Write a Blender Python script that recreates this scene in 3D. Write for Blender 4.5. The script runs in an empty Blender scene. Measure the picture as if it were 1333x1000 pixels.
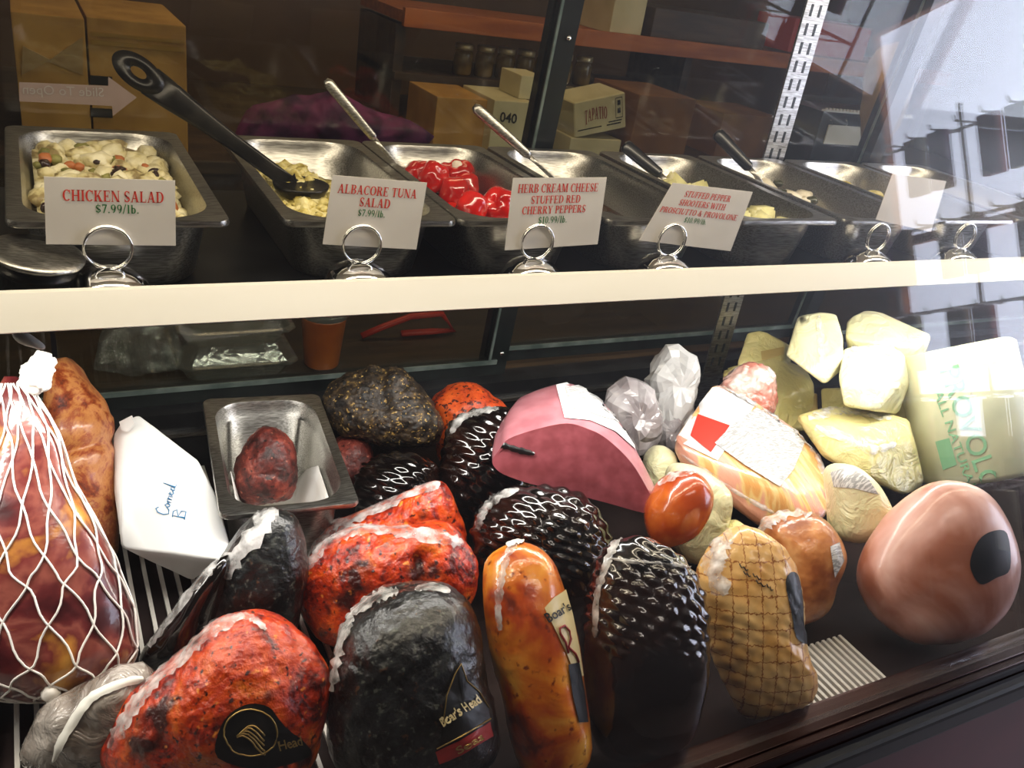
import bpy, bmesh, math, random
from mathutils import Vector, Matrix, noise
from mathutils.bvhtree import BVHTree

scene = bpy.context.scene
COL = scene.collection
random.seed(7)

# ---------------------------------------------------------------- camera
FPX = 1130.634                       # focal length in pixels of the 1333 x 1000 frame
CAM = Vector((0.0, 0.0, 1.45))
AX = Vector((0.8815391, -0.44815704, 0.1484725))     # image right
BX = Vector((0.08780549, 0.46463371, 0.88113887))    # image up
FX = Vector((0.46387391, 0.76372167, -0.44894343))   # view direction
cd = bpy.data.cameras.new('camera')
cd.sensor_width = 36.0
cd.lens = FPX / 1333.0 * 36.0
cd.clip_start = 0.01
cam = bpy.data.objects.new('camera', cd)
COL.objects.link(cam)
m = Matrix((AX, BX, -FX)).transposed().to_4x4()
m.translation = CAM
cam.matrix_world = m
scene.camera = cam

# ---------------------------------------------------------------- world, lights, exposure
w = bpy.data.worlds.new('world')
scene.world = w
w.use_nodes = True
w.node_tree.nodes['Background'].inputs[0].default_value = (0.8, 0.9, 1.0, 1)
w.node_tree.nodes['Background'].inputs[1].default_value = 0.3
vs = scene.view_settings
vs.view_transform = 'Standard'
vs.look = 'None'
vs.gamma = 1.0
vs.use_curve_mapping = False
vs.exposure = 0.0


def area(name, loc, target, sx, sy, power, color):
    l = bpy.data.lights.new(name, 'AREA')
    l.shape = 'RECTANGLE'
    l.size, l.size_y, l.energy, l.color = sx, sy, power, color
    o = bpy.data.objects.new(name, l)
    COL.objects.link(o)
    o.location = loc
    o.rotation_euler = (Vector(target) - Vector(loc)).to_track_quat('-Z', 'Y').to_euler()
    return o


area('shelf_tube_light', (0.75, 0.765, 1.106), (0.75, 0.79, 0.7), 2.5, 0.03, 11.5, (1.0, 0.96, 0.88))
area('header_tube_light', (0.75, 0.69, 1.515), (0.75, 0.80, 1.1), 2.5, 0.03, 6.5, (1.0, 0.86, 0.62))
area('backroom_light', (0.9, 1.75, 2.45), (0.9, 2.1, 1.0), 1.6, 0.4, 13.0, (1.0, 0.74, 0.45))
area('front_fill_light', (0.6, -0.15, 2.7), (0.6, -0.15, 0.0), 1.2, 0.3, 9.0, (1.0, 0.9, 0.78))  # added fill from above the camera, lifting the pan fronts; no fixture


# ---------------------------------------------------------------- pixel helpers (image point at a chosen real depth)
def ray(px, py):
    return FX * FPX + AX * (px - 666.5) - BX * (py - 500.0)


def aty(px, py, Y):
    d = ray(px, py)
    return CAM + d * (Y / d.y)


def atz(px, py, z):
    d = ray(px, py)
    return CAM + d * ((z - CAM.z) / d.z)


def atd(px, py, D):
    return CAM + ray(px, py) * (D / FPX)


# ---------------------------------------------------------------- materials
MATS = {}


def lin(c):
    return tuple(((x / 12.92) if x <= 0.04045 else ((x + 0.055) / 1.055) ** 2.4) for x in c[:3]) + (1.0,)


def hexc(h):
    return lin(tuple(int(h[i:i + 2], 16) / 255 for i in (0, 2, 4)))


def mat(name, cols, scale=30, detail=5, rough=0.5, metal=0.0, coat=0.0, coatr=0.08, bump=None, tex='noise',
        alpha=1.0, sss=0.0, spec=0.5, trans=0.0, emit=None, distort=0.0, stretch=None, ior=1.45, roughvar=0.0, alphavar=None, speck=None):
    """Procedural Principled material; cols is a list of (position, 'rrggbb') or one 'rrggbb'."""
    mt = bpy.data.materials.new(name)
    mt.use_nodes = True
    nt = mt.node_tree
    N, L = nt.nodes, nt.links
    b = N['Principled BSDF']
    b.inputs['Roughness'].default_value = rough
    b.inputs['Metallic'].default_value = metal
    b.inputs['Coat Weight'].default_value = coat
    b.inputs['Coat Roughness'].default_value = coatr
    b.inputs['Specular IOR Level'].default_value = spec
    b.inputs['IOR'].default_value = ior
    b.inputs['Alpha'].default_value = alpha
    b.inputs['Transmission Weight'].default_value = trans
    if sss:
        b.inputs['Subsurface Weight'].default_value = sss
        b.inputs['Subsurface Radius'].default_value = (0.012, 0.006, 0.004)
        b.inputs['Subsurface Scale'].default_value = 0.5
    tc = N.new('ShaderNodeTexCoord')
    vec = tc.outputs['Object']
    if stretch:
        mp = N.new('ShaderNodeMapping')
        mp.inputs['Scale'].default_value = stretch
        L.new(vec, mp.inputs['Vector'])
        vec = mp.outputs['Vector']
    if isinstance(cols, str):
        cols = [(0.0, cols), (1.0, cols)]
    if tex == 'voronoi':
        t = N.new('ShaderNodeTexVoronoi')
        t.inputs['Scale'].default_value = scale
        fac = t.outputs['Distance']
    else:
        t = N.new('ShaderNodeTexNoise')
        t.inputs['Scale'].default_value = scale
        t.inputs['Detail'].default_value = detail
        t.inputs['Roughness'].default_value = 0.68 if detail >= 7 else 0.5
        t.inputs['Distortion'].default_value = distort
        fac = t.outputs['Fac']
    L.new(vec, t.inputs['Vector'])
    r = N.new('ShaderNodeValToRGB')
    el = r.color_ramp.elements
    if tex == 'noise':
        cols = [(0.5 + (p - 0.5) * 0.62, c) for p, c in cols]
    el[0].position, el[0].color = cols[0][0], hexc(cols[0][1])
    el[1].position, el[1].color = cols[-1][0], hexc(cols[-1][1])
    for p, c in cols[1:-1]:
        e = el.new(p)
        e.color = hexc(c)
    L.new(fac, r.inputs['Fac'])
    colout = r.outputs['Color']
    for (ssc, lo_, hi_, shex) in (speck or ()):
        sn = N.new('ShaderNodeTexNoise')
        sn.inputs['Scale'].default_value = ssc
        sn.inputs['Detail'].default_value = 2
        L.new(vec, sn.inputs['Vector'])
        sm_ = N.new('ShaderNodeMapRange')
        sm_.inputs['From Min'].default_value, sm_.inputs['From Max'].default_value = lo_, hi_
        L.new(sn.outputs['Fac'], sm_.inputs['Value'])
        mxc = N.new('ShaderNodeMix')
        mxc.data_type = 'RGBA'
        mxc.inputs[7].default_value = hexc(shex)
        L.new(sm_.outputs['Result'], mxc.inputs[0])
        L.new(colout, mxc.inputs[6])
        colout = mxc.outputs[2]
    L.new(colout, b.inputs['Base Color'])
    if roughvar:
        mr = N.new('ShaderNodeMapRange')
        mr.inputs['To Min'].default_value = max(0.02, rough - roughvar)
        mr.inputs['To Max'].default_value = min(1.0, rough + roughvar)
        L.new(fac, mr.inputs['Value'])
        L.new(mr.outputs['Result'], b.inputs['Roughness'])
    if bump:
        bn = N.new('ShaderNodeTexNoise')
        bn.inputs['Scale'].default_value = bump[1]
        bn.inputs['Detail'].default_value = bump[3] if len(bump) > 3 else 4
        bn.inputs['Distortion'].default_value = bump[4] if len(bump) > 4 else 0
        L.new(vec, bn.inputs['Vector'])
        bp = N.new('ShaderNodeBump')
        bp.inputs['Strength'].default_value = bump[0]
        bp.inputs['Distance'].default_value = bump[2] if len(bump) > 2 else 0.003
        L.new(bn.outputs['Fac'], bp.inputs['Height'])
        L.new(bp.outputs['Normal'], b.inputs['Normal'])
        if coat:
            L.new(bp.outputs['Normal'], b.inputs['Coat Normal'])
    if alphavar:
        am = N.new('ShaderNodeMapRange')
        am.inputs['From Min'].default_value, am.inputs['From Max'].default_value = 0.35, 0.62
        am.inputs['To Min'].default_value, am.inputs['To Max'].default_value = alphavar
        L.new(fac, am.inputs['Value'])
        L.new(am.outputs['Result'], b.inputs['Alpha'])
    if emit:
        b.inputs['Emission Color'].default_value = hexc(emit[0])
        b.inputs['Emission Strength'].default_value = emit[1]
    MATS[name] = mt
    return mt


def glassmat(name, tint='ffffff', haze=0.0, hazecol='ffffff', rough=0.0, film=0.0, filmrough=0.35, refl=1.0, bump=None, smudge=False):
    """Thin pane: transparent + Fresnel mirror + a greasy film lobe + a little diffuse dust."""
    mt = bpy.data.materials.new(name)
    mt.use_nodes = True
    nt = mt.node_tree
    N, L = nt.nodes, nt.links
    N.remove(N['Principled BSDF'])
    out = N['Material Output']
    tr = N.new('ShaderNodeBsdfTransparent')
    tr.inputs[0].default_value = hexc(tint)
    gl = N.new('ShaderNodeBsdfGlossy')
    gl.inputs['Roughness'].default_value = rough
    fr = N.new('ShaderNodeLayerWeight')          # Schlick: same from both sides of a thin pane
    fr.inputs['Blend'].default_value = 0.5
    pw = N.new('ShaderNodeMath')
    pw.operation = 'POWER'
    pw.inputs[1].default_value = 5.0
    L.new(fr.outputs['Facing'], pw.inputs[0])
    ma = N.new('ShaderNodeMath')
    ma.operation = 'MULTIPLY_ADD'
    ma.inputs[1].default_value = 0.96
    ma.inputs[2].default_value = 0.04
    L.new(pw.outputs[0], ma.inputs[0])
    ml = N.new('ShaderNodeMath')
    ml.operation = 'MULTIPLY'
    ml.use_clamp = True
    ml.inputs[1].default_value = refl
    L.new(ma.outputs[0], ml.inputs[0])
    mx = N.new('ShaderNodeMixShader')
    L.new(ml.outputs[0], mx.inputs[0])
    L.new(tr.outputs[0], mx.inputs[1])
    L.new(gl.outputs[0], mx.inputs[2])
    cur = mx
    tc = N.new('ShaderNodeTexCoord')
    if bump:
        bn = N.new('ShaderNodeTexNoise')
        bn.inputs['Scale'].default_value = bump[1]
        bn.inputs['Detail'].default_value = 4
        bn.inputs['Distortion'].default_value = 0.6
        L.new(tc.outputs['Object'], bn.inputs['Vector'])
        bp = N.new('ShaderNodeBump')
        bp.inputs['Strength'].default_value = bump[0]
        bp.inputs['Distance'].default_value = bump[2]
        L.new(bn.outputs['Fac'], bp.inputs['Height'])
        L.new(bp.outputs['Normal'], gl.inputs['Normal'])
        L.new(bp.outputs['Normal'], fr.inputs['Normal'])
    if film:
        g2 = N.new('ShaderNodeBsdfGlossy')
        g2.inputs['Roughness'].default_value = filmrough
        m2 = N.new('ShaderNodeMixShader')
        m2.inputs[0].default_value = film
        L.new(cur.outputs[0], m2.inputs[1])
        L.new(g2.outputs[0], m2.inputs[2])
        cur = m2
    if haze:
        df = N.new('ShaderNodeBsdfDiffuse')
        df.inputs[0].default_value = hexc(hazecol)
        m3 = N.new('ShaderNodeMixShader')
        m3.inputs[0].default_value = haze
        if smudge:
            mp = N.new('ShaderNodeMapping')
            mp.inputs['Scale'].default_value = (1.2, 7, 7)
            mp.inputs['Rotation'].default_value = (0, 0.25, 0.1)
            L.new(tc.outputs['Object'], mp.inputs[0])
            nz = N.new('ShaderNodeTexNoise')
            nz.inputs['Scale'].default_value = 4
            nz.inputs['Detail'].default_value = 6
            L.new(mp.outputs[0], nz.inputs['Vector'])
            mr = N.new('ShaderNodeMapRange')
            mr.inputs['From Min'].default_value = 0.4
            mr.inputs['From Max'].default_value = 0.75
            mr.inputs['To Min'].default_value = haze * 0.5
            mr.inputs['To Max'].default_value = haze * 2.2
            L.new(nz.outputs['Fac'], mr.inputs['Value'])
            L.new(mr.outputs['Result'], m3.inputs[0])
        L.new(cur.outputs[0], m3.inputs[1])
        L.new(df.outputs[0], m3.inputs[2])
        cur = m3
    L.new(cur.outputs[0], out.inputs['Surface'])
    MATS[name] = mt
    return mt


def brickmat(name, c1, c2, mortar, sx, sy, msize, rough=0.35, coat=0.5):
    mt = mat(name, [(0.3, c1), (0.7, c2)], scale=25, rough=rough, coat=coat, bump=(0.2, 60, 0.002))
    nt = mt.node_tree
    N, L = nt.nodes, nt.links
    uv = N.new('ShaderNodeUVMap')
    mp = N.new('ShaderNodeMapping')
    mp.inputs['Scale'].default_value = (sx, sy, 1)
    L.new(uv.outputs[0], mp.inputs[0])
    bk = N.new('ShaderNodeTexBrick')
    bk.offset = 0.0
    bk.inputs['Scale'].default_value = 1.0
    bk.inputs['Mortar Size'].default_value = msize
    bk.inputs['Mortar Smooth'].default_value = 0.8
    bk.inputs['Brick Width'].default_value = 1.0
    bk.inputs['Row Height'].default_value = 1.0
    bk.inputs['Mortar'].default_value = hexc(mortar)
    nz = N.new('ShaderNodeTexNoise')
    nz.inputs['Scale'].default_value = 5
    ad = N.new('ShaderNodeVectorMath')
    ad.operation = 'MULTIPLY_ADD'
    ad.inputs[1].default_value = (0.35, 0.35, 0)
    L.new(mp.outputs[0], nz.inputs['Vector'])
    L.new(nz.outputs['Color'], ad.inputs[0])
    L.new(mp.outputs[0], ad.inputs[2])
    L.new(ad.outputs[0], bk.inputs['Vector'])
    ramp = [n for n in N if n.type == 'VALTORGB'][0]
    L.new(ramp.outputs[0], bk.inputs['Color1'])
    L.new(ramp.outputs[0], bk.inputs['Color2'])
    L.new(bk.outputs['Color'], N['Principled BSDF'].inputs['Base Color'])
    return mt


mat('steel', [(0.3, '8f8d88'), (0.7, 'c3c1bb')], scale=60, rough=0.33, metal=1.0, stretch=(1, 12, 12), bump=(0.05, 90, 0.001), roughvar=0.08)
mat('chrome', [(0, 'e4e4e4'), (1, 'f4f4f4')], rough=0.05, metal=1.0)
mat('card', [(0.3, 'e4dccd'), (0.7, 'efe8da')], scale=14, rough=0.45, coat=0.25, coatr=0.25)
mat('white_paper', [(0.3, 'e6e6e4'), (0.7, 'f6f6f4')], scale=9, rough=0.6, bump=(0.25, 14, 0.004))
mat('liner_paper', [(0.35, 'dcd8d2'), (0.62, 'ecebe8'), (0.9, 'b59a80')], scale=16, rough=0.6)
mat('white_enamel', [(0.3, 'e6e3d8'), (0.7, 'f2f0e8')], scale=4, rough=0.35, stretch=(0.4, 3, 3))
mat('dark_metal', [(0.35, '1c1d1e'), (0.7, '303133')], scale=12, rough=0.32, metal=0.4)
mat('frame_black', [(0.3, '0b0f0e'), (0.7, '161c1a')], scale=20, rough=0.3)
mat('frame_edge', [(0.3, '5f6f69'), (0.7, '8e9c95')], scale=20, rough=0.35, metal=0.6)
mat('deck_dark', [(0.3, '17100f'), (0.7, '241a18')], scale=8, rough=0.8, spec=0.1)
mat('wire_white', 'c2beb6', rough=0.4)
mat('maroon_panel', [(0.3, '4a1c22'), (0.7, '5c262c')], scale=3, rough=0.35)
mat('bronze_rail', [(0.3, '1e0e0c'), (0.7, '341a16')], scale=8, rough=0.25, metal=0.6)
mat('bumper_black', '0c0c0e', rough=0.4)
mat('cardboard', [(0.3, 'ac7f3c'), (0.7, 'c99a50')], scale=9, rough=0.8)
mat('cardboard_brown', [(0.3, '6f4722'), (0.7, '865a2e')], scale=9, rough=0.8)
mat('carton_cream', [(0.3, 'c9bd94'), (0.7, 'dcd2ac')], scale=7, rough=0.7)
mat('tape', 'a8843f', rough=0.15, coat=0.6)
mat('shelf_wood', [(0.3, '9c521f'), (0.7, 'bb6a2c')], scale=5, rough=0.5, stretch=(1, 8, 8))
mat('counter_dark', [(0.3, '3a2c20'), (0.7, '54412e')], scale=5, rough=0.5, stretch=(1, 7, 7))
mat('ledge_wood', [(0.3, '261d12'), (0.7, '3a2c1b')], scale=6, rough=0.5, stretch=(1, 9, 9))
mat('wall_paint', [(0.3, '5b4430'), (0.7, '6b5139')], scale=3, rough=0.8)
mat('wall_cream', [(0.3, 'c9bca4'), (0.7, 'd6cab2')], scale=3, rough=0.8)
mat('wall_shop', [(0.3, '2c2522'), (0.7, '382f2b')], scale=3, rough=0.8)
mat('ceiling_tile', [(0.3, '4c4844'), (0.7, '5a5550')], scale=20, rough=0.9)
mat('floor_tile', [(0.3, '5e5149'), (0.7, '70625a')], scale=6, rough=0.4)
mat('jar_glass', [(0.3, '6d5428'), (0.7, '9b7a3c')], scale=20, rough=0.2, coat=0.6)
mat('jar_lid', 'c9b48a', rough=0.3, metal=0.5)
mat('red_plastic', 'b53324', rough=0.4)
mat('kraft', [(0.3, '9d7f52'), (0.7, 'b09262')], scale=10, rough=0.8, bump=(0.5, 12, 0.006))
mat('purple_cloth', [(0.35, '3a1440'), (0.65, '7c346c')], scale=18, rough=0.7, bump=(0.6, 25, 0.006))
mat('amber_tub', [(0.3, 'a04c18'), (0.7, 'c46a28')], scale=8, rough=0.3, coat=0.4)
mat('black_plastic', '101012', rough=0.28, coat=0.3)
mat('dark_steel', [(0.3, '191817'), (0.7, '2c2a27')], scale=30, rough=0.3, metal=0.5)
mat('white_plastic', 'e8e6de', rough=0.35)
mat('ink_red', 'dd3a2a', rough=0.6)
mat('ink_green', '2e7a3c', rough=0.6)
mat('ink_blue', '3f86b8', rough=0.6)
mat('ink_black', '16130f', rough=0.5)
mat('ink_grey', '8f8a86', rough=0.6)
mat('ink_maroon', '8e2f28', rough=0.6)
mat('print_green', '7fb28a', rough=0.5)
mat('gold_foil', 'b8995a', rough=0.3, metal=0.7)
mat('label_black', '0a0a08', rough=0.45, coat=0.1)
mat('label_cream', 'd8c48e', rough=0.45, coat=0.1)
mat('label_red', '8f1f1a', rough=0.45, coat=0.1)
mat('label_white', [(0.4, 'd4d4d4'), (0.6, 'ecebe8')], scale=60, rough=0.4, coat=0.3)
mat('label_grey', [(0.46, '9c9c9c'), (0.56, 'd6d5d3')], scale=90, rough=0.4, coat=0.3, stretch=(1, 6, 1))

mat('red_spice', [(0.22, '1c0402'), (0.33, '5e0e04'), (0.45, 'b02c06'), (0.6, 'd24c0c'), (0.85, 'ea8428')], scale=24, detail=9, rough=0.35, coat=0.45, coatr=0.12, bump=(1.0, 70, 0.006, 7), distort=0.5, sss=0.05, speck=((28, 0.56, 0.66, '3a0a04'), (150, 0.60, 0.70, '380904'), (110, 0.66, 0.74, 'e88a34')))
mat('orange_crust', [(0.25, '5a1806'), (0.42, 'b83c0c'), (0.7, 'd65a18')], scale=32, detail=8, rough=0.5, coat=0.15, bump=(0.7, 70, 0.004, 6), speck=((170, 0.57, 0.63, '4a1405'),))
mat('pepper_black', [(0.4, '070707'), (0.62, '1d1f20'), (0.8, '3a3c38')], scale=40, detail=8, rough=0.32, coat=0.55, coatr=0.12, bump=(0.9, 60, 0.005, 8), speck=((160, 0.62, 0.72, '50524a'), (120, 0.67, 0.74, '4a2e1c')))
mat('pepper_brown', [(0.35, '120d08'), (0.55, '2f2418'), (0.68, '4a3a24'), (0.8, '9a7a38')], scale=70, detail=8, rough=0.55, coat=0.15, bump=(1.0, 90, 0.004, 8), speck=((200, 0.62, 0.67, 'a88a4c'), (130, 0.60, 0.66, '080604')))
mat('black_ham', [(0.4, '0a0605'), (0.75, '2a120a')], scale=12, rough=0.18, coat=1.0, coatr=0.05)
mat('gold_roast', [(0.25, '5e1c05'), (0.4, 'b4440a'), (0.55, 'd8771a'), (0.75, 'eda63c')], scale=16, detail=6, rough=0.3, coat=0.8, coatr=0.08, bump=(0.5, 35, 0.004, 5), distort=0.8, speck=((120, 0.62, 0.74, '7a2a08'),))
mat('bologna', [(0.3, 'a0616a'), (0.7, 'b4767e')], scale=40, rough=0.4, coat=0.35, coatr=0.15, sss=0.15)
mat('bologna_cut', [(0.3, '78343a'), (0.7, '8c434b')], scale=60, detail=6, rough=0.45, coat=0.2)
mat('prosciutto', [(0.26, '3a120c'), (0.40, '8a3c18'), (0.52, 'b87a42'), (0.62, '94482c'), (0.8, 'cc9c62')], scale=22, detail=7, rough=0.4, coat=0.3, bump=(0.5, 30, 0.004), distort=0.3)
mat('country_ham', [(0.3, '3a0f12'), (0.44, '602222'), (0.52, '8a4a3e'), (0.60, '6c2a28'), (0.72, 'b87c34'), (0.85, 'd0a052')], scale=14, detail=6, rough=0.28, coat=0.7, coatr=0.1, bump=(0.4, 25, 0.004), distort=0.35)
mat('net_string', 'e9e4dc', rough=0.6)
mat('pastrami', [(0.35, '2a0d0a'), (0.52, '5c221c'), (0.66, '84382c'), (0.8, 'a85a48')], scale=30, detail=8, rough=0.5, coat=0.15, bump=(1.0, 60, 0.005, 7), speck=((170, 0.60, 0.70, '1c0806'), (150, 0.66, 0.74, 'a8624e')))
mat('smoked_brown', [(0.3, 'a03e10'), (0.55, 'c4661f'), (0.75, 'd68b40')], scale=16, rough=0.25, coat=0.8, bump=(0.25, 40, 0.003))
mat('brown_turkey', [(0.3, '8a4a22'), (0.55, 'b8753f'), (0.75, 'd09860')], scale=30, rough=0.35, coat=0.6, bump=(0.4, 80, 0.003))
mat('pink_ham', [(0.3, 'a06048'), (0.48, 'cc988a'), (0.72, 'e8c4bc')], scale=7, rough=0.35, coat=0.5, coatr=0.15, distort=0.6)
mat('cheese_white', [(0.3, 'd9d4a4'), (0.7, 'e6e2bc')], scale=9, rough=0.4, coat=0.5, coatr=0.15, sss=0.1, bump=(0.9, 28, 0.008, 4, 1.2))
mat('cheese_yellow', [(0.3, 'd2c680'), (0.7, 'e0d698')], scale=9, rough=0.4, coat=0.6, coatr=0.12, sss=0.1, bump=(0.9, 26, 0.008, 4, 1.2))
mat('cheese_tan', [(0.3, 'b39a58'), (0.7, 'cbb577')], scale=10, rough=0.4, coat=0.5)
mat('provolone', [(0.3, 'c8caa8'), (0.7, 'd6d6b8')], scale=5, rough=0.42, coat=0.15, coatr=0.3, sss=0.1)
mat('loaf_stripe', [(0.38, 'dba25e'), (0.5, 'e8c987'), (0.62, 'e0a08a')], scale=10, detail=3, rough=0.35, coat=0.7, stretch=(6, 1.2, 1.2), bump=(0.3, 40, 0.003))
mat('cream_salad', [(0.3, '8d7b50'), (0.42, 'd2c694'), (0.7, 'f0e9c8')], scale=45, rough=0.5, coat=0.2, bump=(0.6, 120, 0.002))
mat('tuna_salad', [(0.3, '9c8a3c'), (0.45, 'cfc074'), (0.7, 'e6dba2')], scale=60, rough=0.55, coat=0.1, bump=(0.8, 140, 0.002))
mat('herb_green', [(0.3, '5a5a2a'), (0.7, '8e8a4c')], scale=40, rough=0.5)
mat('raisin', '2a1612', rough=0.35, coat=0.3)
mat('carrot', 'b0693c', rough=0.45)
mat('cherry_pepper', [(0.3, 'a80c0a'), (0.6, 'd01c14'), (0.8, 'e63a22')], scale=25, rough=0.18, coat=1.0, coatr=0.04)
mat('cream_cheese', 'f2ead8', rough=0.5)
mat('marinade', [(0.3, '3a2410'), (0.7, '5c3c1c')], scale=14, rough=0.1, coat=0.8)
mat('feta', [(0.45, 'dcd79c'), (0.62, 'f0ecc6'), (0.8, 'b5b070')], scale=40, rough=0.5, coat=0.2, bump=(0.4, 60, 0.002))
mat('olive', '3a3c22', rough=0.3, coat=0.5)
mat('film_white', [(0.3, 'd6d4d0'), (0.7, 'f0efed')], scale=50, rough=0.22, coat=0.6, alphavar=(0.08, 0.7), bump=(0.8, 60, 0.004))
mat('bag_grey', [(0.35, '9a9294'), (0.65, 'ccc8ca')], scale=14, rough=0.2, coat=0.9, bump=(0.5, 34, 0.006, 4, 0.6))
mat('bag_white', [(0.35, 'd0d0d0'), (0.65, 'ebebeb')], scale=10, rough=0.3, coat=0.6, bump=(0.4, 30, 0.006, 3, 0.5))
mat('bag_pink', [(0.4, 'c07868'), (0.55, 'd8b4a8'), (0.7, 'e6e0dc')], scale=22, rough=0.22, coat=0.9, bump=(1.0, 26, 0.01, 5, 1.0))
mat('bundle_grey', [(0.35, '6e645c'), (0.65, 'a49c94')], scale=20, rough=0.18, coat=1.0, bump=(1.0, 30, 0.01, 4, 1.5))
mat('window_light', 'ffffff', emit=('dfe8ff', 9.0))
mat('tube_glow', 'ffffff', emit=('fff4e0', 3.0))
brickmat('netted_turkey', 'cf9a52', 'e6bd7c', '94561f', 15.0, 13.0, 0.06)
glassmat('front_glass', tint='fdfdfd', haze=0.004, film=0.02, filmrough=0.38, refl=0.75, smudge=True)
glassmat('door_glass', tint='e6e8e2', refl=0.6)
glassmat('clear_wrap', tint='f6f6f6', refl=3.5, haze=0.06, bump=(1.0, 34, 0.012), rough=0.08)
glassmat('clamshell', tint='e8ecec', refl=2.2, haze=0.05, bump=(0.3, 30, 0.004), rough=0.08)
glassmat('arrow_film', tint='b9aca6', refl=0.6, haze=0.45, hazecol='b9a59c')


# ---------------------------------------------------------------- object helpers
WLOC = {}


def tag(o, label, cat, group=None):
    o['label'] = label
    o['category'] = cat
    if group:
        o['group'] = group
    return o


def link(name, me, matname, parent, origin):
    o = bpy.data.objects.new(name, me)
    COL.objects.link(o)
    if matname and me is not None:
        me.materials.append(MATS[matname])
    origin = Vector(origin)
    if parent is not None:
        o.parent = parent
        o.location = origin - WLOC[parent.name]
    else:
        o.location = origin
    WLOC[o.name] = origin
    return o


def empty(name, origin):
    return link(name, None, None, None, origin)


def mk(name, verts, faces, matname, parent=None, smooth=True, origin=None, uvs=None):
    verts = [Vector(v) for v in verts]
    if origin is None:
        lo = [min(v[i] for v in verts) for i in range(3)]
        hi = [max(v[i] for v in verts) for i in range(3)]
        origin = Vector(((lo[0] + hi[0]) / 2, (lo[1] + hi[1]) / 2, lo[2]))
    origin = Vector(origin)
    me = bpy.data.meshes.new(name)
    me.from_pydata([tuple(v - origin) for v in verts], [], faces)
    if smooth:
        me.polygons.foreach_set('use_smooth', [True] * len(me.polygons))
    if uvs:
        ul = me.uv_layers.new(name='UVMap')
        for lp in me.loops:
            ul.data[lp.index].uv = uvs[lp.vertex_index]
    me.update()
    return link(name, me, matname, parent, origin)


def from_bm(name, bm, matname, parent=None, smooth=False, origin=None):
    bmesh.ops.recalc_face_normals(bm, faces=bm.faces)
    bm.verts.index_update()
    vs_ = [v.co.copy() for v in bm.verts]
    fs = [[v.index for v in f.verts] for f in bm.faces]
    bm.free()
    return mk(name, vs_, fs, matname, parent, smooth, origin)


def box(name, lo, hi, matname, parent=None, bevel=0.0, rot=None, seg=2, smooth=False):
    """Axis box lo..hi, optionally bevelled and turned about its centre (rot = Euler angles in degrees)."""
    bm = bmesh.new()
    bmesh.ops.create_cube(bm, size=1.0)
    lo, hi = Vector(lo), Vector(hi)
    c, s = (lo + hi) / 2, hi - lo
    for v in bm.verts:
        v.co = Vector((v.co.x * s.x, v.co.y * s.y, v.co.z * s.z))
    if bevel:
        bmesh.ops.bevel(bm, geom=bm.edges[:], offset=bevel, segments=seg, affect='EDGES', profile=0.7)
    R = Matrix.Identity(3)
    if rot:
        from mathutils import Euler
        R = Euler([math.radians(a) for a in rot]).to_matrix()
    for v in bm.verts:
        v.co = c + R @ v.co
    return from_bm(name, bm, matname, parent, smooth)


def hull(name, pts, matname, parent=None, bevel=0.006, seg=3, smooth=True, wob=0.0):
    """Convex solid through real 3D points, edges rounded."""
    bm = bmesh.new()
    for p in pts:
        bm.verts.new(p)
    r = bmesh.ops.convex_hull(bm, input=bm.verts)
    bmesh.ops.delete(bm, geom=[g for g in r['geom_interior'] if isinstance(g, bmesh.types.BMVert)], context='VERTS')
    bmesh.ops.dissolve_limit(bm, angle_limit=math.radians(8), verts=bm.verts, edges=bm.edges)
    if bevel:
        bmesh.ops.bevel(bm, geom=bm.edges[:], offset=bevel, segments=seg, affect='EDGES', profile=0.5, clamp_overlap=True)
    bmesh.ops.triangulate(bm, faces=[f for f in bm.faces if len(f.verts) > 4])
    if wob:
        bmesh.ops.subdivide_edges(bm, edges=[e for e in bm.edges if e.calc_length() > 0.02], cuts=3, use_grid_fill=True)
        for v in bm.verts:
            v.co += noise.noise_vector(v.co * 22) * wob
    return from_bm(name, bm, matname, parent, smooth)


def tubemesh(pts, r, n=8, closed=False):
    """Tube along points; r is a number or a list."""
    pts = [Vector(p) for p in pts]
    k = len(pts)
    rs = r if isinstance(r, (list, tuple)) else [r] * k
    V, Fc = [], []
    up = Vector((0.13, 0.27, 0.95)).normalized()
    for i, p in enumerate(pts):
        a = pts[(i - 1) % k] if (closed or i > 0) else p
        b = pts[(i + 1) % k] if (closed or i < k - 1) else p
        t = (b - a).normalized()
        u = up - t * up.dot(t)
        if u.length < 0.05:
            u = Vector((1, 0, 0)) - t * t.x
        u.normalize()
        w_ = t.cross(u)
        for j in range(n):
            g = 2 * math.pi * j / n
            V.append(p + (u * math.cos(g) + w_ * math.sin(g)) * rs[i])
    for i in range(k if closed else k - 1):
        for j in range(n):
            a, b = i * n + j, i * n + (j + 1) % n
            c, d = ((i + 1) % k) * n + (j + 1) % n, ((i + 1) % k) * n + j
            Fc.append((a, b, c, d))
    if not closed:
        Fc.append(tuple(range(n))[::-1])
        Fc.append(tuple(range((k - 1) * n, k * n)))
    return V, Fc


def join(parts):
    V, Fc = [], []
    for v, f in parts:
        o = len(V)
        V += v
        Fc += [tuple(i + o for i in q) for q in f]
    return V, Fc


def tube(name, pts, r, matname, parent=None, n=8, closed=False):
    v, f = tubemesh(pts, r, n, closed)
    return mk(name, v, f, matname, parent, True)


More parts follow.
